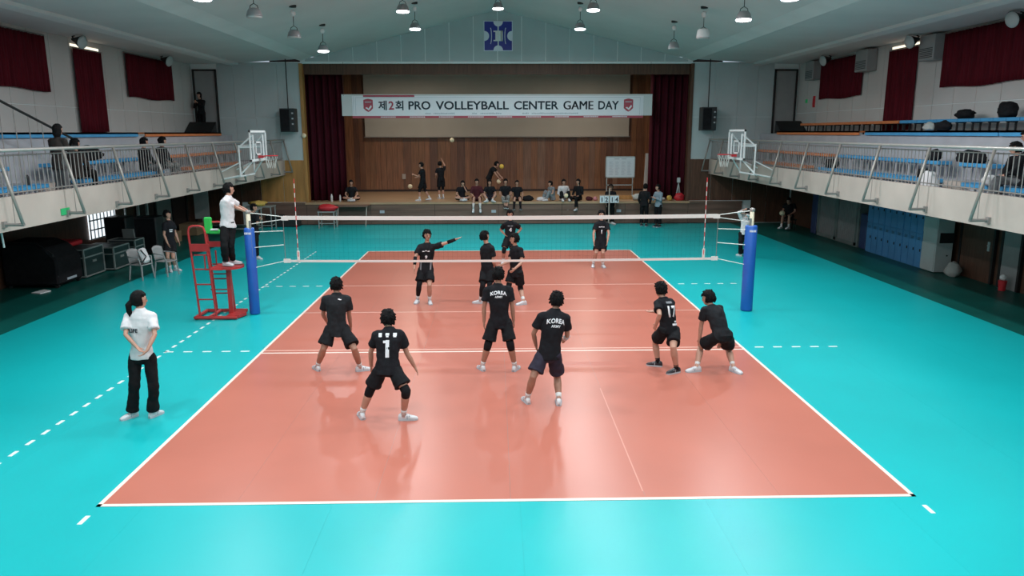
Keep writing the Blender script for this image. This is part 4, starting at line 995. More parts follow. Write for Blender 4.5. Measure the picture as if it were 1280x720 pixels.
    for Sd in 'LR':
        sh,el,wr = J['sh'+Sd],J['el'+Sd],J['wr'+Sd]
        t.limb([N.lerp(sh,.30)-spine*.035*s,sh],[.066*s,.070*s],12)
        if lngs <= 1: e_ = sh.lerp(el,lngs); t.tube([sh.lerp(el,-.06),sh.lerp(el,.25),e_],[.068*s,.073*s,.078*s],14)
        else: t.tube([sh.lerp(el,-.06),el,el.lerp(wr,.5),el.lerp(wr,lngs-1)],[.070*s,.056*s,.050*s,.040*s],12); t.ell(el,(.056*s,.056*s,.056*s))
    if lngs > 1 and look.get('hoodie'): t.limb([N-fwd*.05*s-shax*.06*s,N-fwd*.09*s-spine*.03*s,N-fwd*.05*s+shax*.06*s],[.04*s,.05*s,.04*s],10)
    top = t.build('shirt' if lngs<=1 else 'jacket',tm,P,smooth=True); fuse(top,max(.009,vox),3,.5,.03 if near else .02)
    if look.get('collar'):
        sections(MB(),[(N-spine*.01*s,shax,fwd,.066*s,.066*s),(N+spine*.018*s,shax,fwd,.060*s,.060*s)],18).build('collar',look['collar'],P,smooth=True)
    # --- shorts / trousers
    bm_ = look.get('bot','shorts_black'); bl = look.get('leg',.78); q = MB()
    q.ell(H+V(0,0,.01)*s,(.166*s,.126*s,.13*s),(hpax,nrm(V(0,0,1).cross(hpax)),V(0,0,1)),20,12); sections(q,[(H+(N-H)*.16,hpax,nrm(spine.cross(hpax)),.150*s,.112*s),(H,hpax,nrm(spine.cross(hpax)),.165*s,.122*s),(H-V(0,0,.05)*s,hpax,nrm(V(0,0,1).cross(hpax)),.16*s,.12*s),(H-V(0,0,.09)*s,hpax,nrm(V(0,0,1).cross(hpax)),.11*s,.09*s)],22)
    for Sd in 'LR':
        hp,kn,an = J['hip'+Sd],J['kn'+Sd],J['an'+Sd]
        if bl <= 1: q.ell(hp,(.10*s,.10*s,.10*s)); q.tube([hp.lerp(kn,-.12),hp.lerp(kn,.3),hp.lerp(kn,bl)],[.098*s,.106*s,look.get('hemr',.112)*s],18)
        else:
            q.limb([hp,hp.lerp(kn,.5),kn],[.095*s,.090*s,.078*s],16); q.tube([kn,kn.lerp(an,.5),kn.lerp(an,bl-1)],[.078*s,.078*s,look.get('cuff',.080)*s],16)
    bot = q.build('shorts' if bl<=1 else 'trousers',bm_,P,smooth=True); fuse(bot,max(.009,vox),3,.5,.03 if near else .02)
    # --- legs and feet
    for Sd in 'LR':
        kn,an = J['kn'+Sd],J['an'+Sd]; sk = look.get('sock',('sock_white',.28))
        sg = look.get('shin'+Sd)
        if sk and bl <= 1.5: MB().tube([an.lerp(kn,sk[1]),an.lerp(kn,.12),an-V(0,0,.02)*s],[(.044+.05*max(0,sk[1]-.2))*s,.040*s,.042*s],12).build('sock',sk[0],P,smooth=True)
        if look.get('pads'):
            hp = J['hip'+Sd]; pd = look['pads']
            if Sd in pd: MB().tube([hp.lerp(kn,.80),hp.lerp(kn,.93),kn,kn.lerp(an,.10),kn.lerp(an,.22)],[.066*s,.067*s,.068*s,.066*s,.060*s],14).build('knee_pad','shorts_black',P,smooth=True)
        if sg: MB().tube([J['hip'+Sd].lerp(kn,.7),kn,kn.lerp(an,.3),kn.lerp(an,.72)],[.075*s,.062*s,.064*s,.045*s],14).build('leg_sleeve','shorts_black',P,smooth=True)
        if look.get('armsleeve'+Sd): 
            el,wr = J['el'+Sd],J['wr'+Sd]; a0,a1,mm = look['armsleeve'+Sd]; MB().tube([el.lerp(wr,a0),el.lerp(wr,(a0+a1)/2),el.lerp(wr,a1)],[.043*s,.043*s,.034*s],12).build('arm_sleeve',mm,P,smooth=True)
        D = nrm(V(*look.get('foot'+Sd,(fwd.x,fwd.y)),0)); D = V(D.x,D.y,look.get('pitch'+Sd,0)); D = nrm(D); Sx = nrm(D.cross(V(0,0,1))); U = nrm(Sx.cross(D))
        o_ = an-U*.085*s
        prof = [(-.078,.018,.050),(-.066,.030,.080),(-.03,.036,.100),(.01,.038,.100),(.05,.041,.080),(.10,.046,.060),(.145,.047,.048),(.18,.038,.036),(.200,.018,.024)]
        rings = []; n = 14
        sm = MB(); vs = []; fs = []
        for x_,hw,hh in prof:
            for j in range(n):
                a_ = 2*PI*j/n; cy_ = math.cos(a_); sz = math.sin(a_)
                vs.append(o_+D*x_*s+Sx*hw*s*(abs(cy_)**.7)*(1 if cy_>0 else -1)+U*s*(hh*.5+ .008+hh*.5*(abs(sz)**.8)*(1 if sz>0 else -1)))
        k_ = len(prof); fs = [(i*n+j,i*n+(j+1)%n,(i+1)*n+(j+1)%n,(i+1)*n+j) for i in range(k_-1) for j in range(n)]+[tuple(range(n))[::-1],tuple(range((k_-1)*n,k_*n))]
        shoe = sm.add(vs,fs).build('shoe',look.get('shoe','shoe_white'),P,smooth=True)
        so = MB(); pts = [(x_,hw*1.08+.002) for x_,hw,_ in prof]; out = [o_+D*x_*s+Sx*hw*s for x_,hw in pts]+[o_+D*x_*s-Sx*hw*s for x_,hw in pts[::-1]]
        so.prism(out,U*.024*s); so.build('sole',look.get('sole','sole_grey'),shoe)
        if near == 2:
            for e_ in (-1,1):
                for kk in range(2): MB().obox(o_+D*(.05+.03*kk)*s+Sx*e_*.037*s+U*.048*s,(nrm(D+U*.8),U,Sx),(.012*s,.05*s,.008*s)).build('stripe','bluegrey_cloth' if look.get('shoe')!='shoe_black' else 'sole_grey',shoe)
        if near: 
            for kk in range(3): MB().obox(o_+D*(.055+.024*kk)*s+U*(.083-.010*kk)*s,(Sx,D,U),(.045*s,.007*s,.006*s)).build('lace','sock_white' if look.get('shoe')=='shoe_black' else 'sole_grey',shoe)
    return dict(body=body,top=top,bot=bot,H=H,N=N,shax=shax,spine=spine,fwd=fwd,s=s)
def chest_print(pp, body_, up_t, height, m, side=-1, lat=0, width=None, bold=0, name='print', bend=0, boxes=None):
    """lettering laid onto the back (side -1) or the chest (+1) of a shirt, following its surface"""
    bpy.context.view_layer.update(); dg = bpy.context.evaluated_depsgraph_get(); top = pp['top']; ev = top.evaluated_get(dg); me = ev.to_mesh()
    bvh = BVHTree.FromPolygons([v.co.copy() for v in me.vertices],[tuple(f.vertices) for f in me.polygons]); ev.to_mesh_clear()
    a = pp['shax']*(1 if side<0 else -1); u = pp['spine']; n = nrm(a.cross(u))
    c = pp['H'].lerp(pp['N'],up_t)+a*lat+n*.3
    if boxes:
        mb = MB()
        for x_,y_,w_,h_ in boxes: mb.obox(c+a*x_+u*y_,(a,u,n),(w_,h_,.002))
        o = mb.build(name,m,top)
    else: o = text(name,body_,m,top,c,a,u,height,width,bold,.003,1.05,0,bend)
    if o is None: return
    bm = bmesh.new(); bm.from_mesh(o.data)
    bmesh.ops.triangulate(bm,faces=bm.faces[:])
    for _ in range(1): bmesh.ops.subdivide_edges(bm,edges=[e for e in bm.edges if e.calc_length()>.012],cuts=2)
    for v in bm.verts:
        h = bvh.ray_cast(v.co,-n,.6)
        dz = (v.co-(c-world_loc(top))).dot(n)
        if h[0] is not None: v.co = h[0]+n*(.004+max(0,dz))
    bm.to_mesh(o.data); bm.free(); return o
POSE = dict(p1={'hipL':(-2.928,4.712,0.73),'hipR':(-2.7,4.712,0.728),'neck':(-2.819,4.812,1.312),'head':(-2.814,4.852,1.454),'shL':(-2.999,4.792,1.228),'shR':(-2.633,4.792,1.226),'anL':(-3.188,4.765,0.085),'anR':(-2.458,4.699,0.085),'elL':(-3.074,4.882,0.952),'wrL':(-3.07,5.074,0.792),'knL':(-3.027,4.58,0.434),'elR':(-2.634,4.873,0.937),'wrR':(-2.638,4.983,0.712),'knR':(-2.498,4.485,0.45)},
 no1={'hipL':(-1.738,2.431,0.76),'hipR':(-1.566,2.431,0.759),'neck':(-1.64,2.581,1.293),'head':(-1.648,2.631,1.418),'shL':(-1.806,2.561,1.213),'shR':(-1.479,2.561,1.21),'anL':(-2.052,2.52,0.085),'anR':(-1.456,2.441,0.085),'elL':(-1.912,2.637,0.943),'wrL':(-1.931,2.734,0.713),'knL':(-1.917,2.472,0.433),'elR':(-1.407,2.632,0.928),'wrR':(-1.313,2.7,0.706),'knR':(-1.391,2.276,0.485)},
 k1={'hipL':(-0.188,4.664,0.845),'hipR':(0.02,4.664,0.843),'neck':(-0.107,4.714,1.478),'head':(-0.106,4.744,1.635),'shL':(-0.284,4.694,1.395),'shR':(0.076,4.694,1.392),'anL':(-0.383,4.683,0.085),'anR':(0.167,4.645,0.085),'elL':(-0.347,4.693,1.101),'wrL':(-0.349,4.699,0.851),'knL':(-0.284,4.596,0.476),'elR':(0.129,4.697,1.097),'wrR':(0.15,4.739,0.851),'knR':(0.091,4.542,0.488)},
 k2={'hipL':(0.531,3.038,0.754),'hipR':(0.714,3.038,0.753),'neck':(0.72,3.118,1.411),'head':(0.74,3.158,1.546),'shL':(0.518,3.058,1.331),'shR':(0.882,3.138,1.284),'anL':(0.311,3.08,0.085),'anR':(0.777,2.997,0.085),'elL':(0.405,3.124,1.061),'wrL':(0.448,3.241,0.843),'knL':(0.39,2.893,0.471),'elR':(0.911,3.214,0.995),'wrR':(0.897,3.438,0.884),'knR':(0.77,3.242,0.352)},
 n17={'hipL':(2.669,4.599,0.701),'hipR':(2.867,4.689,0.661),'neck':(2.661,4.689,1.232),'head':(2.62,4.739,1.366),'shL':(2.546,4.579,1.168),'shR':(2.811,4.739,1.144),'anL':(2.644,4.824,0.085),'anR':(2.876,4.455,0.085),'elL':(2.527,4.311,1.035),'wrL':(2.506,4.46,0.835),'knL':(2.595,4.877,0.414),'elR':(2.752,4.922,0.913),'wrR':(2.6,5.12,0.902),'knR':(2.777,4.327,0.471)},
 r={'hipL':(3.527,4.442,0.625),'hipR':(3.732,4.542,0.61),'neck':(3.49,4.702,1.085),'head':(3.436,4.752,1.212),'shL':(3.348,4.622,1.043),'shR':(3.639,4.762,1.028),'anL':(3.236,4.511,0.085),'anR':(3.849,4.493,0.085),'elL':(3.328,4.699,0.753),'wrL':(3.322,4.732,0.505),'knL':(3.356,4.754,0.357),'elR':(3.665,4.704,0.735),'wrR':(3.674,4.736,0.487),'knR':(3.85,4.828,0.31)},
 t1={'hipL':(-1.7,9.913,0.788),'hipR':(-1.879,9.913,0.789),'neck':(-1.741,9.913,1.425),'head':(-1.734,9.883,1.617),'shL':(-1.556,9.913,1.348),'shR':(-1.915,9.913,1.341),'anL':(-1.713,9.865,0.085),'anR':(-2.006,9.962,0.085),'elL':(-1.287,9.831,1.453),'wrL':(-1.06,9.779,1.543),'knL':(-1.691,9.667,0.472),'elR':(-2.012,9.743,1.113),'wrR':(-2.023,9.612,0.901),'knR':(-1.941,9.745,0.458)},
 t2={'hipL':(-0.401,9.894,0.783),'hipR':(-0.269,9.794,0.801),'neck':(-0.339,9.844,1.408),'head':(-0.388,9.864,1.584),'shL':(-0.406,9.924,1.312),'shR':(-0.237,9.784,1.341),'anL':(-0.511,9.826,0.085),'anR':(-0.256,9.862,0.085),'elL':(-0.38,9.868,0.979),'wrL':(-0.382,9.816,0.702),'knL':(-0.451,9.643,0.469),'elR':(-0.192,9.726,1.002),'wrR':(-0.137,9.92,0.854),'knR':(-0.289,9.652,0.466)},
 t3={'hipL':(0.408,9.853,0.728),'hipR':(0.241,9.973,0.707),'neck':(0.316,9.913,1.338),'head':(0.291,9.893,1.52),'shL':(0.435,9.813,1.277),'shR':(0.29,10.013,1.228),'anL':(0.505,9.664,0.085),'anR':(0.148,10.161,0.085),'elL':(0.468,9.694,1.003),'wrL':(0.297,9.563,0.877),'knL':(0.441,9.994,0.334),'elR':(0.164,9.874,0.994),'wrR':(-0.007,9.697,0.949),'knR':(0.163,9.88,0.417)},
 p4={'hipL':(0.399,15.305,0.766),'hipR':(0.215,15.305,0.767),'neck':(0.314,15.305,1.318),'head':(0.302,15.255,1.531),'shL':(0.473,15.305,1.22),'shR':(0.156,15.305,1.221),'anL':(0.359,15.226,0.085),'anR':(0.091,15.383,0.085),'elL':(0.65,15.488,1.061),'wrL':(0.498,15.349,0.92),'knL':(0.367,15.024,0.451),'elR':(0.01,15.493,1.039),'wrR':(0.143,15.323,0.913),'knR':(0.114,15.137,0.46)},
 pm={'hipL':(3.094,14.671,0.768),'hipR':(2.914,14.671,0.769),'neck':(3.004,14.671,1.379),'head':(2.997,14.651,1.571),'shL':(3.166,14.671,1.283),'shR':(2.851,14.671,1.284),'anL':(3.068,14.631,0.085),'anR':(2.789,14.711,0.085),'elL':(3.209,14.519,1.028),'wrL':(3.159,14.42,0.804),'knL':(3.029,14.415,0.459),'elR':(2.762,14.547,1.026),'wrR':(2.759,14.433,0.804),'knR':(2.834,14.467,0.452)},
 girl={'hipL':(-5.213,2.668,0.893),'hipR':(-5.013,2.668,0.891),'neck':(-5.074,2.668,1.56),'head':(-5.08,2.688,1.704),'shL':(-5.248,2.668,1.47),'shR':(-4.924,2.668,1.468),'anL':(-5.331,2.672,0.08),'anR':(-5.045,2.664,0.08),'elL':(-5.219,2.479,1.263),'wrL':(-5.057,2.423,1.102),'knL':(-5.237,2.603,0.468),'elR':(-4.837,2.509,1.252),'wrR':(-4.898,2.375,1.069),'knR':(-4.967,2.597,0.467)},
 coachL={'hipL':(-7.931,16.601,0.861),'hipR':(-7.803,16.601,0.86),'neck':(-7.837,16.601,1.462),'head':(-7.813,16.601,1.628),'shL':(-8.002,16.701,1.363),'shR':(-7.711,16.501,1.383),'anL':(-7.947,16.765,0.083),'anR':(-7.769,16.437,0.083),'elL':(-7.953,16.807,1.093),'wrL':(-7.806,16.946,1.232),'knL':(-7.921,16.645,0.467),'elR':(-7.669,16.384,1.117),'wrR':(-7.527,16.234,1.248),'knR':(-7.771,16.414,0.5)},
 boyL={'hipL':(-9.564,14.441,0.832),'hipR':(-9.671,14.341,0.847),'neck':(-9.588,14.391,1.47),'head':(-9.61,14.391,1.655),'shL':(-9.517,14.451,1.393),'shR':(-9.655,14.291,1.401),'anL':(-9.546,14.455,0.083),'anR':(-9.643,14.326,0.083),'elL':(-9.497,14.538,1.113),'wrL':(-9.425,14.533,0.865),'knL':(-9.504,14.261,0.424),'elR':(-9.694,14.234,1.095),'wrR':(-9.614,14.232,0.839),'knR':(-9.622,14.162,0.441)},
 coachR={'hipL':(7.801,16.483,0.746),'hipR':(7.983,16.483,0.745),'neck':(7.939,16.483,1.263),'head':(7.974,16.503,1.429),'shL':(7.786,16.483,1.213),'shR':(8.046,16.483,1.198),'anL':(7.841,16.567,0.078),'anR':(7.957,16.398,0.078),'elL':(7.655,16.399,1.441),'wrL':(7.743,16.209,1.536),'knL':(7.773,16.377,0.422),'elR':(7.997,16.244,1.328),'wrR':(7.792,16.182,1.412),'knR':(8.024,16.621,0.385)},
 ref={'hipL':(-5.86,8.81,2),'hipR':(-5.972,8.69,2.015),'neck':(-5.866,8.75,2.627),'head':(-5.852,8.8,2.777),'shL':(-5.85,8.9,2.537),'shR':(-5.893,8.63,2.552),'anL':(-5.923,8.9,1.23),'anR':(-5.993,8.65,1.237),'elL':(-5.757,9.129,2.367),'wrL':(-5.655,9.334,2.267),'knL':(-5.875,8.682,1.582),'elR':(-5.757,8.846,2.395),'wrR':(-5.589,8.994,2.283),'knR':(-5.937,8.491,1.593)})
def tj(x,y,z,rz,s,J):
    c,n = math.cos(rz),math.sin(rz); return {k:(x+s*(v[0]*c-v[1]*n),y+s*(v[0]*n+v[1]*c),z+s*v[2]) for k,v in J.items()}
def J_(hz=0,neck=(0,.03,.52),head=(0,.07,.70),shw=.175,shz=.46,shy=.02,el=((-.25,.03,.18),(.25,.03,.18)),wr=((-.2,.12,-.04),(.2,.12,-.04)),kn=((-.1,.02,-.42),(.1,.02,-.42)),an=((-.1,0,-.83),(.1,0,-.83))):
    o = lambda p: (p[0],p[1],p[2]+hz)
    return dict(hipL=(-.09,0,hz),hipR=(.09,0,hz),neck=o(neck),head=o(head),shL=(-shw,shy,shz+hz),shR=(shw,shy,shz+hz),elL=o(el[0]),elR=o(el[1]),wrL=o(wr[0]),wrR=o(wr[1]),knL=o(kn[0]),knR=o(kn[1]),anL=o(an[0]),anR=o(an[1]))
STAND = lambda **k: J_(.915,**k)
EDGE = lambda **k: J_(.125,**{**dict(kn=((-.13,.40,.02),(.13,.40,.02)),an=((-.15,.44,-.40),(.15,.44,-.40)),el=((-.25,.07,.20),(.25,.07,.20)),wr=((-.13,.28,.10),(.13,.28,.10))),**k})
CROSS = lambda **k: J_(.125,**{**dict(kn=((-.34,.24,.06),(.34,.24,.06)),an=((.10,.34,0),(-.10,.38,0)),el=((-.27,.12,.20),(.27,.12,.20)),wr=((-.15,.30,.08),(.15,.30,.08))),**k})
KUP = lambda **k: J_(.125,**{**dict(kn=((-.16,.30,.30),(.16,.30,.30)),an=((-.14,.42,-.02),(.14,.42,-.02)),el=((-.24,.14,.22),(.24,.14,.22)),wr=((-.12,.32,.22),(.12,.32,.22)),neck=(0,.08,.50),head=(0,.14,.66),shy=.07),**k})
near = 2
# six players on the near half
p = person('player in plain black tee and shorts, white shoes, left back of near court',POSE['p1'],dict(near=2,top='tee_charcoal',bot='shorts_black',leg=.80,hemr=.125,foot=0,footL=(-.5,.8),footR=(.9,.35),skin='skin_tan',sock=('sock_white',.22),face=(.1,1,-.15),hem=-.20,handR=dict(curl=.6)))
chest_print(p,None,.86,0,'print_white',lat=.075,boxes=[(-.012,.008,.03,.014),(.012,0,.03,.014)],name='logo')
p = person('player wearing black jersey number 1 with black knee pads',POSE['no1'],dict(near=2,pads='LR',bot='shorts_black',leg=.74,hemr=.122,footL=(-.25,.7),footR=(.95,.1),sock=('sock_white',.24),face=(.1,1,-.15),hem=-.16,collar='tee_black',handR=dict(curl=.3)))
chest_print(p,None,.50,0,'print_white',boxes=[(.005,0,.05,.24),(-.032,.095,.045,.035)],name='number')
chest_print(p,'이준영',.83,.062,'print_white',bold=.04,width=.24,name='name_lettering') if 0 else chest_print(p,None,.84,0,'print_white',boxes=[(-.10,0,.05,.055),(-.10,-.0,.02,.06),(0,.01,.05,.035),(0,-.02,.035,.02),(.10,.008,.05,.045),(.10,-.018,.04,.02)],name='name_lettering')
p = person('player in black KOREA ARMY tee with knee pads nearest the net centre',POSE['k1'],dict(near=2,pads='LR',bot='shorts_black',leg=.80,hemr=.118,footL=(-.15,-.9),footR=(.15,-.9),sock=('sock_white',.22),face=(0,1,-.1),top='tee_black',skin='skin_tan',hem=-.14)) if 0 else person('player in black KOREA ARMY tee with black knee pads, back turned',POSE['k1'],dict(near=2,pads='LR',bot='shorts_black',leg=.80,hemr=.118,footL=(-.35,.9),footR=(.35,.9),sock=('sock_white',.22),face=(0,1,-.1),top='tee_black',skin='skin_tan',hem=-.14))
chest_print(p,'KOREA',.82,.062,'print_white',width=.27,bold=.03,bend=1.6,name='lettering'); chest_print(p,'ARMY',.71,.035,'print_white',width=.13,bold=.03,bend=.8,name='lettering')
p = person('player in black KOREA ARMY tee and navy shorts, no knee pads',POSE['k2'],dict(near=2,bot='shorts_navy',leg=.76,hemr=.118,footL=(-.25,.9),footR=(.05,.95),sock=('sock_white',.26),face=(-.1,1,-.15),top='tee_black',skin='skin_tan',hem=-.10,armsleeveR=(0,.9,'tee_white')))
chest_print(p,'KOREA',.80,.070,'print_white',width=.27,bold=.03,bend=1.6,name='lettering'); chest_print(p,'ARMY',.68,.040,'print_white',width=.14,bold=.03,bend=.8,name='lettering')
p = person('player in black jersey number 17 with black shoes, leaning forward',POSE['n17'],dict(near=2,bot='shorts_black',leg=.70,hemr=.118,footL=(-.9,.35),footR=(-.75,-.35),shoe='shoe_black',sole='sole_grey',sock=('shorts_black',.20),face=(-.5,.9,-.1),collar='ink_grey',hem=-.12,handL=dict(curl=.2),handR=dict(d=(-1,-.1,.05),curl=.2)))
chest_print(p,'17',.60,.20,'print_white',bold=.04,width=.17,lat=.02,name='number'); chest_print(p,None,.88,0,'print_grey',boxes=[(-.04,0,.05,.035),(.0,0,.03,.04),(.04,0,.05,.035)],name='name_lettering')
chest_print(p,None,.20,0,'print_white',boxes=[(.0,.0,.12,.035),(.02,.05,.05,.03)],lat=.05,name='sponsor_print')
p = person('player in plain charcoal tee bending low with hand on knee',POSE['r'],dict(near=2,top='tee_charcoal',bot='shorts_black',leg=.72,hemr=.122,footL=(-.9,-.15),footR=(.35,-.6),sock=('sock_white',.22),face=(-.85,.6,-.15),hem=-.06,handL=dict(d=(0,.1,-1),curl=.5)))
# woman with the ponytail
p = person('woman in white LIFE tee and wide black trousers, hands clasped behind back',POSE['girl'],dict(near=2,fem=1,s=.94,hair='ponytail',top='tee_white',topk=1.16,hem=-.02,bot='trouser_black',leg=1.93,cuff=.095,footL=(-.5,-.7),footR=(.3,.8),face=(.75,.6,0),sleeve=.70,handL=dict(d=(.5,-.2,-.4),curl=.7),handR=dict(d=(-.5,-.2,-.5),curl=.7)))
chest_print(p,'LIFE',.62,.058,'print_dark',width=.12,bold=.03,lat=-.045,name='lettering')
# far court
p = person('player number 9 facing the camera and pointing with outstretched arm',POSE['t1'],dict(near=1,leg=.70,hemr=.115,footL=(.2,-.9),footR=(-.2,-.9),sock=('sock_white',.3),face=(.45,-.9,0),shinR=1,armsleeveL=(.15,.95,'shorts_black'),armsleeveR=(-.1,.7,'shorts_black'),collar='ink_grey',handL=dict(curl=.1)))
chest_print(p,'9',.52,.085,'print_white',side=1,bold=.04,name='number'); chest_print(p,None,.74,0,'print_white',side=1,boxes=[(-.07,0,.05,.02),(-.01,.012,.04,.02),(.05,0,.05,.022)],name='team_print'); chest_print(p,None,.22,0,'print_grey',side=1,boxes=[(-.115,0,.035,.22),(.115,0,.035,.22)],name='side_panel')
p = person('player in black with leg sleeves standing back-turned behind the net',POSE['t2'],dict(near=1,leg=.75,footL=(-.9,.2),footR=(-.5,.6),face=(.8,.5,0),collar='ink_grey',shinL=1,shinR=1))
p = person('player in black jersey with knee pads facing left, leaning toward team mate',POSE['t3'],dict(near=1,leg=.72,hemr=.12,footL=(-.9,-.35),footR=(-.9,.1),face=(-.95,-.25,-.1),collar='ink_grey',pads='LR'))
p = person('player number 4 with hands on hips at the far end line',POSE['p4'],dict(near=1,leg=.75,footL=(.15,-.9),footR=(-.15,-.9),face=(.05,-1,-.1),pads='LR',collar='ink_grey'))
chest_print(p,'4',.55,.12,'print_white',side=1,bold=.04,name='number'); chest_print(p,None,.76,0,'print_grey',side=1,boxes=[(-.05,0,.07,.025),(.04,.0,.07,.025)],name='team_print')
p = person('player standing alone, arms down, at the right far end line',POSE['pm'],dict(near=1,leg=.72,footL=(.15,-.9),footR=(-.15,-.9),face=(0,-1,-.2),collar='ink_grey'))
chest_print(p,'1',.5,.12,'print_white',side=1,bold=.04,name='number'); chest_print(p,None,.74,0,'print_white',side=1,boxes=[(-.06,0,.05,.022),(.0,.005,.05,.022),(.06,0,.04,.022)],name='team_print')
p = person('referee in white tee and black trousers standing on the red stand',POSE['ref'],dict(near=1,z0=1.15,top='tee_white',bot='trouser_black',leg=1.95,cuff=.062,footL=(.8,.1),footR=(.9,-.3),face=(.85,.4,-.1),hem=-.06,handL=dict(curl=.6),handR=dict(curl=.6)))
p = person('man in dark clothes holding his hands together behind the left net post',POSE['coachL'],dict(near=1,s=.98,top='black_cloth',bot='trouser_black',leg=1.9,cuff=.07,footL=(.9,-.2),footR=(.9,-.3),face=(.9,-.3,-.1)))
p = person('young man in black jersey and shorts by the grey plastic chairs',POSE['boyL'],dict(near=1,s=.98,leg=.62,hemr=.11,footL=(.9,-.2),footR=(.4,-.8),face=(.9,-.25,0),collar='ink_grey',sock=('sock_white',.35)))
chest_print(p,None,.62,0,'print_white',side=1,boxes=[(0,0,.10,.03),(0,-.05,.08,.025)],name='team_print')
p = person('woman in white long-sleeved top tying her hair by right net post',POSE['coachR'],dict(near=1,fem=1,s=.92,hair='ponytail',top='tee_white',bot='trouser_black',leg=1.93,cuff=.09,sleeve=1.85,footL=(-.4,.8),footR=(.3,.8),face=(-.1,1,-.1),hem=-.05))
# stage: seated row on the edge and people behind
ZT = ZS
def put(label,x,y,z,rz,J,s=1.0,**look):
    look.setdefault('near',0); look['s'] = s; look['z0'] = z
    return person(label,tj(x,y,z,rz,s,J),look)
put('man in black sitting cross-legged alone at left stage edge',-6.5,26.2,ZT,PI+.1,CROSS(),.98,sock=('sock_white',.4),footL=(1,-.2),footR=(-1,-.2),leg=.9)
put('seated player hugging one arm to his face, leftmost of the stage row',-1.62,26.15,ZT,PI+.25,CROSS(wr=((-.07,.17,.55),(.15,.30,.08)),el=((-.20,.22,.28),(.27,.12,.20)),head=(-.02,.12,.68)),.96,footL=(.8,-.5),footR=(-.8,-.5),leg=.7)
p = put('player in maroon jersey with legs dangling from the stage',-.95,26.06,ZT,PI,EDGE(),1.02,top='maroon',bot='maroon',leg=.75,sleeve=.9,shoe='shoe_white',sock=('sock_white',.55),footL=(.1,-1),footR=(-.1,-1),collar='ink_grey',pitchL=-.7,pitchR=-.7)
put('player seated frog-legged in black with white shoes on stage edge',-.38,26.12,ZT,PI,CROSS(an=((-.12,.46,-.04),(.12,.46,-.04)),kn=((-.27,.30,.20),(.27,.30,.20))),.98,footL=(.6,-.6),footR=(-.6,-.6),bot='shorts_navy',leg=.7,sock=('sock_white',.2))
put('seated player with patterned warm-up and striped shoes, right of the frog-legged one',.32,26.06,ZT,PI,EDGE(kn=((-.12,.36,.10),(.12,.40,.05)),an=((-.05,.44,-.32),(.02,.46,-.30))),1.02,bot='pattern_grey',leg=1.6,shoe='shoe_black',sole='shoe_white',footL=(.1,-1),footR=(-.1,-1))
put('player in black tee with bare thighs, rightmost of the seated row',.83,26.06,ZT,PI,EDGE(wr=((-.24,.1,.0),(.24,.1,.0)),el=((-.27,.0,.22),(.27,.0,.22))),.95,leg=.5,sock=('shorts_black',.7),shoe='shoe_black',footL=(.1,-1),footR=(-.1,-1),hair='short')
put('person in grey vest and grey trousers sitting on stage facing left',2.42,26.15,ZT,PI-1.1,KUP(),.95,top='grey_cloth',bot='grey_cloth',leg=1.9,footL=(-.9,-.3),footR=(-.9,-.3),sleeve=.3)
put('person in white top and black trousers sitting between grey vest and black-clad woman',2.9,26.2,ZT,PI+.15,EDGE(an=((-.15,.44,-.02),(.15,.44,-.02)),kn=((-.16,.32,.26),(.16,.32,.26)),neck=(0,.1,.52),head=(.02,.16,.69)),1.0,top='tee_white',bot='trouser_black',leg=1.9,sleeve=1.8)
put('long-haired woman in black sitting with one leg over the edge',3.58,26.08,ZT,PI-.7,EDGE(an=((-.15,.40,-.44),(.2,.42,-.44))),1.0,fem=1,hair='long',top='black_cloth',bot='trouser_black',leg=1.85,sleeve=1.85,footL=(-.6,-.8),footR=(-.6,-.8))
ball(3.0,25.85,1.22,'pale volleyball held before the white-topped sitter')
put('player standing at left of stage with hands ready, facing left',-3.35,26.35,ZT,PI/2-.15,STAND(wr=((-.12,.38,.28),(.15,.30,.14)),el=((-.22,.16,.20),(.23,.08,.18)),an=((-.1,.16,-.83),(.1,-.28,-.80)),kn=((-.1,.14,-.42),(.1,-.06,-.42))),.97,leg=.85,pads='LR',footL=(-1,0),footR=(-.9,-.1),face=(-1,-.1,-.2))
put('player on stage reaching up with right arm under a ball',-2.62,27.4,ZT,.5,STAND(wr=((-.2,.2,.1),(.24,.34,.86)),el=((-.24,.05,.2),(.30,.20,.64))),.97,leg=.85,pads='LR',face=(.3,.9,.5),handR=dict(curl=.1))
put('player bending forward under the yellow ball on stage',-.42,27.5,ZT,-PI/2-.2,STAND(neck=(0,.24,.47),head=(0,.36,.60),shy=.2,shz=.42,wr=((-.15,.52,.05),(.15,.50,-.02)),el=((-.2,.36,.22),(.2,.34,.2))),1.02,top='black_cloth',bot='trouser_black',leg=1.85,face=(.9,-.1,-.2))
put('scorer in black hooded top standing behind the scoreboard',4.9,25.45,0,PI,STAND(),1.0,top='black_cloth',bot='trouser_black',leg=1.9,sleeve=1.8,hair='cap',hoodie=1,footL=(.6,-.6),footR=(-.1,-1))
put('man in black beside the grey hooded man at stage front',6.25,24.7,0,-.5,STAND(head=(0,.09,.70)),1.03,top='black_cloth',bot='trouser_black',leg=1.9,sleeve=1.8,face=(.4,.9,-.1),shoe='shoe_black')
put('man in light grey hooded top and black trousers with folded arms',6.8,24.4,0,PI/2+.5,STAND(wr=((.05,.22,.30),(-.05,.24,.26)),el=((-.24,.1,.2),(.24,.1,.2))),1.03,top='bluegrey_cloth',bot='trouser_black',leg=1.9,sleeve=1.85,hoodie=1,face=(-.9,-.2,-.1),shoe='shoe_black')
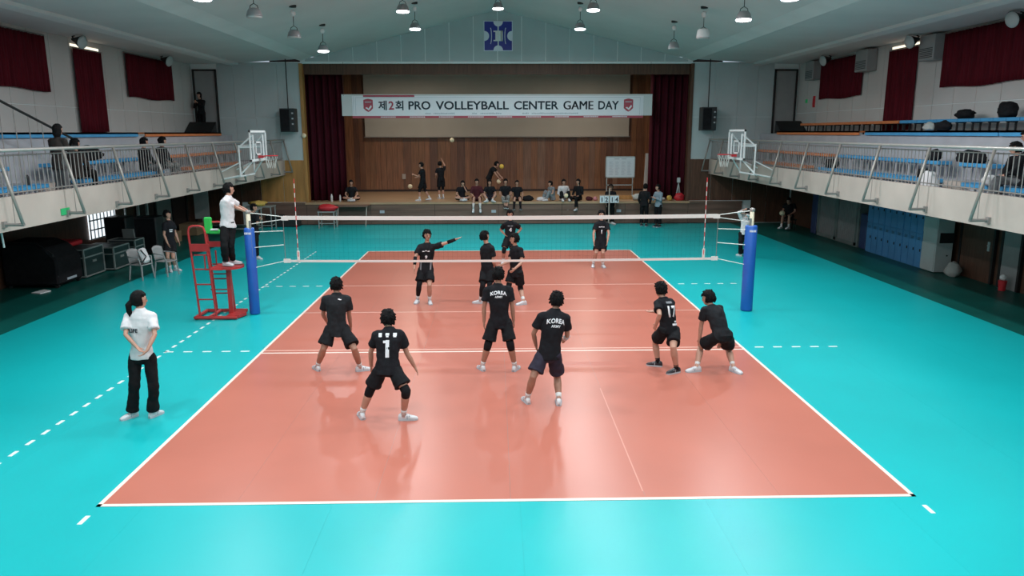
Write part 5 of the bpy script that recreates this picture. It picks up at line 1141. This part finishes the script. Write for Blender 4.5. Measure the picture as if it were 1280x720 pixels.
# right far corner under the balcony
t = thing('low_stool','small dark stool under the right balcony','stool',(12.0,23.3,0)); MB().box((11.8,23.1,.40),(12.25,23.5,.44)).build('seat','dark_metal',t)
for a,b_ in ((11.83,23.13),(12.21,23.13),(11.83,23.46),(12.21,23.46)): MB().box((a-.015,b_-.015,0),(a+.015,b_+.015,.4)).build('leg','dark_metal',t)
put('person in dark top and white shoes sitting under the right balcony',12.0,23.3,.44,PI/2+.9,EDGE(neck=(0,.12,.48),head=(0,.2,.62)),1.0,top='black_cloth',leg=.6,footL=(-.8,-.5),footR=(-.8,-.5),shoe='shoe_white')
ball(11.55,22.9,.72,'pale volleyball held by the person under right balcony')
# balcony spectators
put('woman in dark jacket standing at the left balcony rail with phone',-9.85,9.65,2.45,-.25,STAND(wr=((-.02,.36,.30),(.10,.34,.28)),el=((-.24,.10,.20),(.24,.10,.20))),.98,near=1,fem=1,hair='bob',top='brown_jacket',bot='grey_trouser',leg=1.9,sleeve=1.85,face=(.35,.95,-.15),hem=-.35,cuff=.09,shoe='shoe_black')
tag(MB().obox((-9.73,10.12,3.68),((1,0,0),(0,.6,.8),(0,-.8,.6)),(.15,.08,.012)).build('phone','black_plastic'),'black phone held by the woman at the left rail','phone')
put('spectator in dark brown jacket seated beyond the standing woman',-10.2,10.95,2.88,-.15,EDGE(an=((-.05,.55,-.10),(.15,.42,-.38)),kn=((-.05,.40,.14),(.14,.40,.03))),1.0,near=1,top='brown_jacket',bot='trouser_black',leg=1.85,sleeve=1.85,collar='print_white',face=(.5,.9,-.1),hoodie=1)
put('spectator in black top seated on left bench, nearer of the pair',-10.2,14.55,2.88,-.5,EDGE(),1.0,near=1,top='black_cloth',bot='grey_trouser',leg=1.9,sleeve=1.85,face=(.7,.7,-.3))
put('spectator in black with grey patterned trousers, farther of the pair',-10.2,15.75,2.88,-.6,EDGE(),1.02,near=1,top='black_cloth',bot='pattern_grey',leg=1.9,sleeve=1.85,face=(.7,.6,-.3))
put('person in dark clothes filming from the left upper doorway',-12.55,25.5,3.9,PI-.3,STAND(wr=((-.03,.28,.42),(.06,.28,.42)),el=((-.22,.14,.22),(.22,.14,.22))),1.0,top='black_cloth',bot='trouser_black',leg=1.9,sleeve=1.85,hair='long',fem=1,shoe='shoe_black')
put('spectator in dark cap and black clothes seated on nearest right bench',10.2,7.1,2.88,.7,EDGE(neck=(0,.10,.48),head=(0,.18,.62)),1.0,near=1,top='black_cloth',bot='grey_trouser',leg=1.9,sleeve=1.85,hair='short',face=(-.85,.2,-.4))
lump('white_bag','white bag held beside the seated right spectator','bag',(9.98,7.75,2.88),(.13,.16,.12),'tee_white',61,.2)
put('hooded spectator on second right row behind the capped one',10.95,7.9,3.25,.9,EDGE(an=((-.15,.5,-.34),(.15,.5,-.34)),neck=(0,.1,.42),head=(0,.18,.52)),.95,near=1,top='black_cloth',bot='trouser_black',leg=1.9,sleeve=1.85,face=(-.8,.4,-.3))
bpy.context.view_layer.update()
